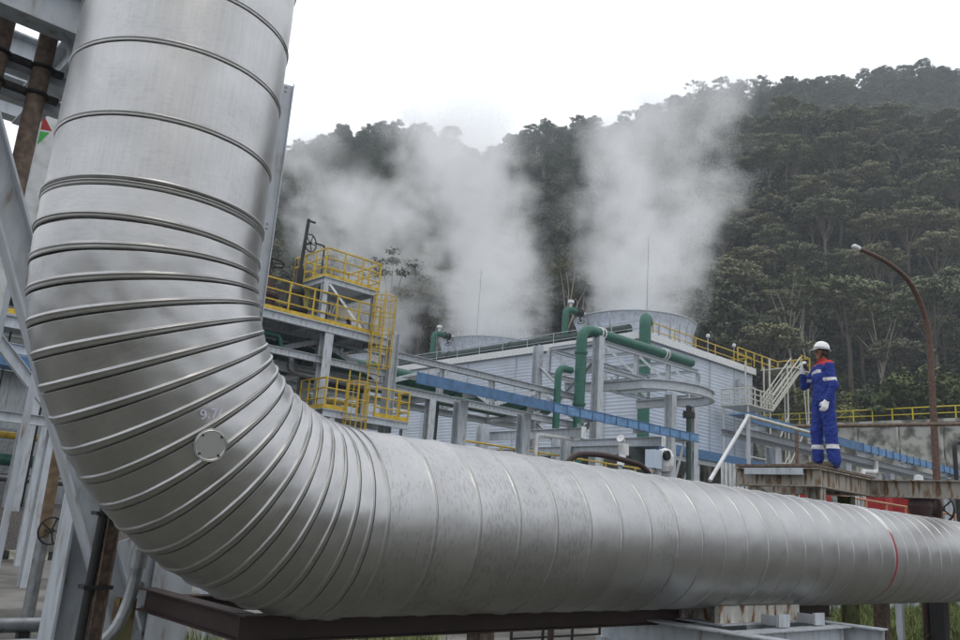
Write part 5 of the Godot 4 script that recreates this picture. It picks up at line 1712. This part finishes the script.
# ------------------------------------------------------------------ the worker
# bones: [a, b, ra, rb]; smooth union meshed as surface nets
func sdf_mesh(bones: Array, cell: float, k: float, tint: Callable) -> MB:
	var lo := Vector3.ONE * 1e9
	var hi := -lo
	for b in bones:
		var r := maxf(b[2], b[3]) + k * 4
		for p in [b[0], b[1]]:
			lo = lo.min(p - Vector3.ONE * r)
			hi = hi.max(p + Vector3.ONE * r)
	var nx := int((hi.x - lo.x) / cell) + 3
	var ny := int((hi.y - lo.y) / cell) + 3
	var nz := int((hi.z - lo.z) / cell) + 3
	var s := PackedFloat32Array()
	s.resize(nx * ny * nz)
	for b in bones:
		var a: Vector3 = b[0]
		var c: Vector3 = b[1]
		var ra: float = b[2]
		var rb: float = b[3]
		var sq: Vector3 = b[4] if b.size() > 4 else Vector3.ONE
		var r := maxf(ra, rb) + k * 4
		var l0 := (a.min(c) - Vector3.ONE * r - lo) / cell
		var l1 := (a.max(c) + Vector3.ONE * r - lo) / cell
		var ab := c - a
		var ll := maxf(ab.length_squared(), 1e-9)
		for z in range(maxi(0, int(l0.z)), mini(nz, int(l1.z) + 2)):
			for y in range(maxi(0, int(l0.y)), mini(ny, int(l1.y) + 2)):
				var at_ := (z * ny + y) * nx
				for x in range(maxi(0, int(l0.x)), mini(nx, int(l1.x) + 2)):
					var p := lo + Vector3(x, y, z) * cell
					var t := clampf((p - a).dot(ab) / ll, 0, 1)
					var d := ((p - a - ab * t) * sq).length() - lerpf(ra, rb, t)
					s[at_ + x] += exp(-d / k)
	var mb := MB.new()
	var id := PackedInt32Array()
	id.resize(nx * ny * nz)
	id.fill(-1)
	var step := [1, nx, nx * ny]
	for z in nz - 1:
		for y in ny - 1:
			for x in nx - 1:
				var o := (z * ny + y) * nx + x
				var mask := 0
				for q in 8:
					if s[o + (q & 1) + ((q >> 1) & 1) * nx + (q >> 2) * nx * ny] > 1.0: mask |= 1 << q
				if mask == 0 or mask == 255: continue
				var sum := Vector3.ZERO
				var n := 0
				for q in 8:
					for ax in 3:
						if (q >> ax) & 1: continue
						var q2 := q | (1 << ax)
						if ((mask >> q) & 1) == ((mask >> q2) & 1): continue
						var va := -log(maxf(1e-9, s[o + (q & 1) + ((q >> 1) & 1) * nx + (q >> 2) * nx * ny]))
						var vb := -log(maxf(1e-9, s[o + (q2 & 1) + ((q2 >> 1) & 1) * nx + (q2 >> 2) * nx * ny]))
						var t := clampf(va / (va - vb), 0, 1)
						var pa := Vector3(q & 1, (q >> 1) & 1, q >> 2)
						var pb := Vector3(q2 & 1, (q2 >> 1) & 1, q2 >> 2)
						sum += pa.lerp(pb, t)
						n += 1
				id[o] = mb.v.size()
				mb.v.append(lo + (Vector3(x, y, z) + sum / n) * cell)
				mb.n.append(Vector3.ZERO)
				mb.uv.append(Vector2.ZERO)
	for z in range(1, nz - 1):
		for y in range(1, ny - 1):
			for x in range(1, nx - 1):
				var o := (z * ny + y) * nx + x
				var ins := s[o] > 1.0
				for ax in 3:
					if (s[o + step[ax]] > 1.0) == ins: continue
					var u: int = step[(ax + 1) % 3]
					var w: int = step[(ax + 2) % 3]
					var q := [id[o - u - w], id[o - w], id[o], id[o - u]]
					if q.min() < 0: continue
					if ins: mb.ix.append_array([q[0], q[2], q[1], q[0], q[3], q[2]])
					else: mb.ix.append_array([q[0], q[1], q[2], q[0], q[2], q[3]])
	for i in range(0, mb.ix.size(), 3):
		var fn := (mb.v[mb.ix[i + 2]] - mb.v[mb.ix[i]]).cross(mb.v[mb.ix[i + 1]] - mb.v[mb.ix[i]])
		for q in 3: mb.n[mb.ix[i + q]] += fn
	for i in mb.n.size():
		mb.n[i] = mb.n[i].normalized()
		mb.c.append(tint.call(mb.v[i], mb.n[i]))
	return mb

func hand_bones(wrist: Vector3, dir: Vector3, palm_n: Vector3, thumb_side: Vector3, curl: float, r := 1.0) -> Array:
	var d := dir.normalized()
	var s := thumb_side.normalized()
	var pn := palm_n.normalized()
	var out: Array = []
	var pc := wrist + d * .085
	for q in [-.028, -.009, .010, .029]:
		out.append([wrist + s * q * .55, pc + s * q, .019 * r, .016 * r])
	var lens := [.070, .082, .078, .060]
	for f in 4:
		var base: Vector3 = pc + s * (.029 - f * .019)
		var p := base
		var a := curl * .55
		var seg: Array = [.42, .32, .26]
		for j in 3:
			var dd := (d * cos(a) + pn * sin(a)).normalized()
			var e: Vector3 = p + dd * lens[f] * seg[j]
			out.append([p, e, (.0105 - j * .001) * r, (.0098 - j * .001) * r])
			p = e
			a += curl * .75
	var t0 := wrist + d * .025 + s * .026
	var t1 := t0 + (d * .55 + s * .6 + pn * .35).normalized() * .042
	var t2 := t1 + (d * .8 + pn * .55).normalized() * .034
	out.append([t0, t1, .0135 * r, .0115 * r])
	out.append([t1, t2, .0115 * r, .0095 * r])
	return out

func worker() -> void:
	var t := thing("person", "worker in blue coveralls with red shoulders and white helmet speaking into a radio", "person", Vector3(11.5, 2.706, -5.28))
	t.scale = Vector3(.94, 1.06, .94)
	t.rotation.y = deg_to_rad(139)
	var m := StandardMaterial3D.new()
	m.resource_name = "cloth"
	m.vertex_color_use_as_albedo = true
	m.roughness = .85
	var skin := StandardMaterial3D.new()
	skin.resource_name = "skin"
	skin.albedo_color = Color(.47, .32, .24)
	skin.roughness = .55
	# joints (facing +x, right side +z)
	var hipR := Vector3(.01, .88, .095)
	var hipL := Vector3(-.02, .88, -.095)
	var kneeR := Vector3(.06, .48, .105)
	var kneeL := Vector3(-.055, .48, -.105)
	var ankR := Vector3(.05, .09, .11)
	var ankL := Vector3(-.1, .09, -.11)
	var shR := Vector3(-.01, 1.345, .18)
	var shL := Vector3(-.03, 1.345, -.18)
	var elR := Vector3(.17, 1.12, .25)
	var wrR := Vector3(.255, 1.31, .11)
	var elL := Vector3(-.055, 1.07, -.265)
	var wrL := Vector3(.055, .855, -.245)
	var hdR := Vector3(.0, 1, -.25)
	# body: one continuous figure, head, neck, trunk, limbs and hands
	var body: Array = [[Vector3(-.02, .95, 0), Vector3(-.015, 1.28, 0), .11, .12, Vector3(1.15, 1, .85)], [hipR, kneeR, .075, .052], [kneeR, ankR, .05, .036], [hipL, kneeL, .075, .052], [kneeL, ankL, .05, .036],
		[shR, elR, .047, .037], [elR, wrR, .036, .026], [shL, elL, .047, .037], [elL, wrL, .036, .026], [Vector3(-.02, 1.33, -.12), Vector3(-.02, 1.33, .12), .06, .06],
		[Vector3(-.02, 1.36, 0), Vector3(.0, 1.48, 0), .052, .05],
		[Vector3(-.012, 1.575, 0), Vector3(.012, 1.575, 0), .078, .076, Vector3(1, 1, 1.08)], [Vector3(.03, 1.525, 0), Vector3(.05, 1.475, 0), .05, .032], [Vector3(.0, 1.5, 0), Vector3(.045, 1.47, 0), .045, .03],
		[Vector3(.083, 1.548, 0), Vector3(.102, 1.518, 0), .008, .013], [Vector3(.082, 1.565, -.03), Vector3(.082, 1.565, .03), .009, .009], [Vector3(.078, 1.488, -.014), Vector3(.078, 1.488, .014), .009, .009],
		[Vector3(-.005, 1.56, -.074), Vector3(-.01, 1.53, -.078), .014, .01], [Vector3(-.005, 1.56, .074), Vector3(-.01, 1.53, .078), .014, .01]]
	var sk := func(_p: Vector3, _n: Vector3): return Color(1, 1, 1)
	part("body", sdf_mesh(body, .011, .006, sk), skin, t)
	for s in [-1, 1]:
		var mb := MB.new()
		mb.lathe(Vector3(.078, 1.552, .028 * s), Vector3(1, 0, .25 * s), [Vector2(.012, 0), Vector2(.011, .006), Vector2(.006, .01), Vector2(0, .011)], 10)
		part("eye", mb, M.black, t)
	# coverall
	var cov: Array = [[Vector3(-.03, .93, 0), Vector3(-.02, 1.0, 0), .165, .16, Vector3(1.12, 1, .92)], [Vector3(-.02, 1.0, 0), Vector3(-.02, 1.2, 0), .16, .165, Vector3(1.15, 1, .88)], [Vector3(-.02, 1.2, 0), Vector3(-.025, 1.3, 0), .16, .13, Vector3(1.1, 1, .8)],
		[Vector3(-.025, 1.335, -.14), Vector3(-.02, 1.335, .14), .085, .085], [Vector3(-.025, 1.37, 0), Vector3(-.012, 1.43, 0), .09, .068],
		[hipR, kneeR, .112, .086], [kneeR, ankR + Vector3(0, .03, 0), .086, .082], [hipL, kneeL, .115, .09], [kneeL, ankL + Vector3(0, .0, 0), .09, .09],
		[shR, elR, .07, .055], [elR, wrR.lerp(elR, .1), .055, .043], [shL, elL, .072, .058], [elL, wrL.lerp(elL, .1), .058, .046]]
	var blue := Color(.01, .03, .2)
	var red := Color(.42, .03, .025)
	var tape := Color(.62, .63, .64)
	var tint := func(p: Vector3, _n: Vector3) -> Color:
		var arm_l := p.z < -.19 and p.y < 1.36
		if p.y > .245 and p.y < .295 and true: return tape
		if p.z < -.17 and p.y > 1.135 and p.y < 1.18 and p.x < .09: return tape
		if p.z > .15 and p.y > 1.16 and p.y < 1.2 and p.x > .0 and p.x < .17: return tape
		if not arm_l and p.y > 1.385 and p.x < .16: return red
		if p.x > .075 and p.y > 1.26 and p.y < 1.3 and absf(p.z) < .15: return tape
		if absf(p.z) < .2 and p.x < .06 and p.y > 1.34 + .25 * maxf(0, -p.x - .02): return red
		return blue
	var cm := sdf_mesh(cov, .011, .016, tint)
	var fold := noise(55, 6.5, 3)
	for i in cm.v.size():
		var q := cm.v[i]
		var w := fold.get_noise_3d(q.x * 1.0, q.y * 1.5 + q.x * .7, q.z * 1.0)
		cm.v[i] = q + cm.n[i] * (absf(w) * .028 - .006)
	var acc := PackedVector3Array()
	acc.resize(cm.v.size())
	for i in range(0, cm.ix.size(), 3):
		var fn := (cm.v[cm.ix[i + 2]] - cm.v[cm.ix[i]]).cross(cm.v[cm.ix[i + 1]] - cm.v[cm.ix[i]])
		for q in 3: acc[cm.ix[i + q]] += fn
	for i in acc.size(): cm.n[i] = acc[i].normalized()
	part("coverall", cm, m, t)
	# gloves with five fingers
	var white := func(_p: Vector3, _n: Vector3): return Color(.72, .73, .76)
	var gl := hand_bones(wrL, Vector3(.35, -1, .02), Vector3(.25, 0, 1), Vector3(1, .3, .1), .75, 1.25)
	gl.append([wrL.lerp(elL, .12), wrL, .04, .032])
	part("glove", sdf_mesh(gl, .005, .004, white), m, t)
	var gr := hand_bones(wrR, Vector3(.12, 1, -.35), Vector3(-.7, .1, -.8), Vector3(-.5, .3, .6), 1.15, 1.2)
	gr.append([wrR.lerp(elR, .14), wrR, .04, .032])
	part("glove", sdf_mesh(gr, .005, .004, white), m, t)
	# boots
	var bt := func(_p: Vector3, _n: Vector3): return Color(.07, .055, .04)
	for q in [ankR, ankL]:
		var b: Array = [[q + Vector3(0, .07, 0), q + Vector3(-.015, -.035, 0), .05, .052], [q + Vector3(-.02, -.045, 0), q + Vector3(.15, -.055, .01 * signf(q.z)), .046, .04, Vector3(1, 1.1, 1)], [q + Vector3(-.03, -.072, 0), q + Vector3(.16, -.072, .01 * signf(q.z)), .042, .04, Vector3(1, 2.4, 1)]]
		part("boot", sdf_mesh(b, .01, .008, bt), m, t)
	# helmet with brim, ear muff and chin strap
	var hw := StandardMaterial3D.new()
	hw.resource_name = "helmet_shell"
	hw.albedo_color = Color(.88, .88, .87)
	hw.roughness = .3
	var mb := MB.new()
	mb.lathe(Vector3(-.005, 1.59, 0), Vector3(-.12, 1, 0), [Vector2(.134, -.002), Vector2(.134, .003), Vector2(.117, .012), Vector2(.116, .04), Vector2(.105, .075), Vector2(.08, .102), Vector2(.045, .118), Vector2(0, .122)], 32)
	mb.box(Transform3D(Basis(Vector3.BACK, -.1), Vector3(.125, 1.59, 0)), Vector3(.07, .006, .14))
	for z in [-.03, 0.0, .03]:
		mb.ring(Vector3(-.005, 1.595, z), Vector3.BACK, .119 - absf(z) * .2, .006, 20, 5, .2, PI - .2)
	var he := part("helmet", mb, hw, t, "white safety helmet with a brim")
	mb = MB.new(); mb.ring(Vector3(-.005, 1.606, 0), Vector3(-.12, 1, 0), .118, .007, 32, 5); part("helmet_band", mb, mat("helmet_blue", Color(.35, .42, .55), .5), he)
	for s in [-1, 1]:
		mb = MB.new(); mb.lathe(Vector3(-.01, 1.54, .078 * s), Vector3(0, 0, s), [Vector2(.034, 0), Vector2(.036, .02), Vector2(.028, .034), Vector2(0, .036)], 16); part("ear_muff", mb, M.dark_metal, he)
		mb = MB.new(); mb.path([Vector3(.0, 1.6, .098 * s), Vector3(.02, 1.53, .088 * s), Vector3(.045, 1.455, .03 * s), Vector3(.05, 1.445, 0)], .007, .03, 6); part("chin_strap", mb, M.black, he)
	mb = MB.new(); mb.lathe(Vector3(-.035, 1.565, 0), Vector3(-.4, .2, 0), [Vector2(.078, -.02), Vector2(.07, .03), Vector2(.04, .055), Vector2(0, .06)], 20); part("hair", mb, M.black, t)
	mb = MB.new(); mb.ring(Vector3(-.012, 1.43, 0), Vector3(-.1, 1, 0), .068, .018, 24, 6); part("collar", mb, M.red, t)
	# radio in the raised hand
	var rd := thing("handheld_radio", "small black handheld radio held at the worker's mouth", "radio", t.transform * (wrR + Vector3(-.02, .07, -.05)))
	rd.rotation.y = t.rotation.y
	piece(rd, "radio_body", Vector3(-.018, -.05, -.028), Vector3(.018, .075, .028), M.black)
	rod(rd, "antenna", Vector3(.008, .075, .015), Vector3(.02, .2, .02), .006, M.black, 6)
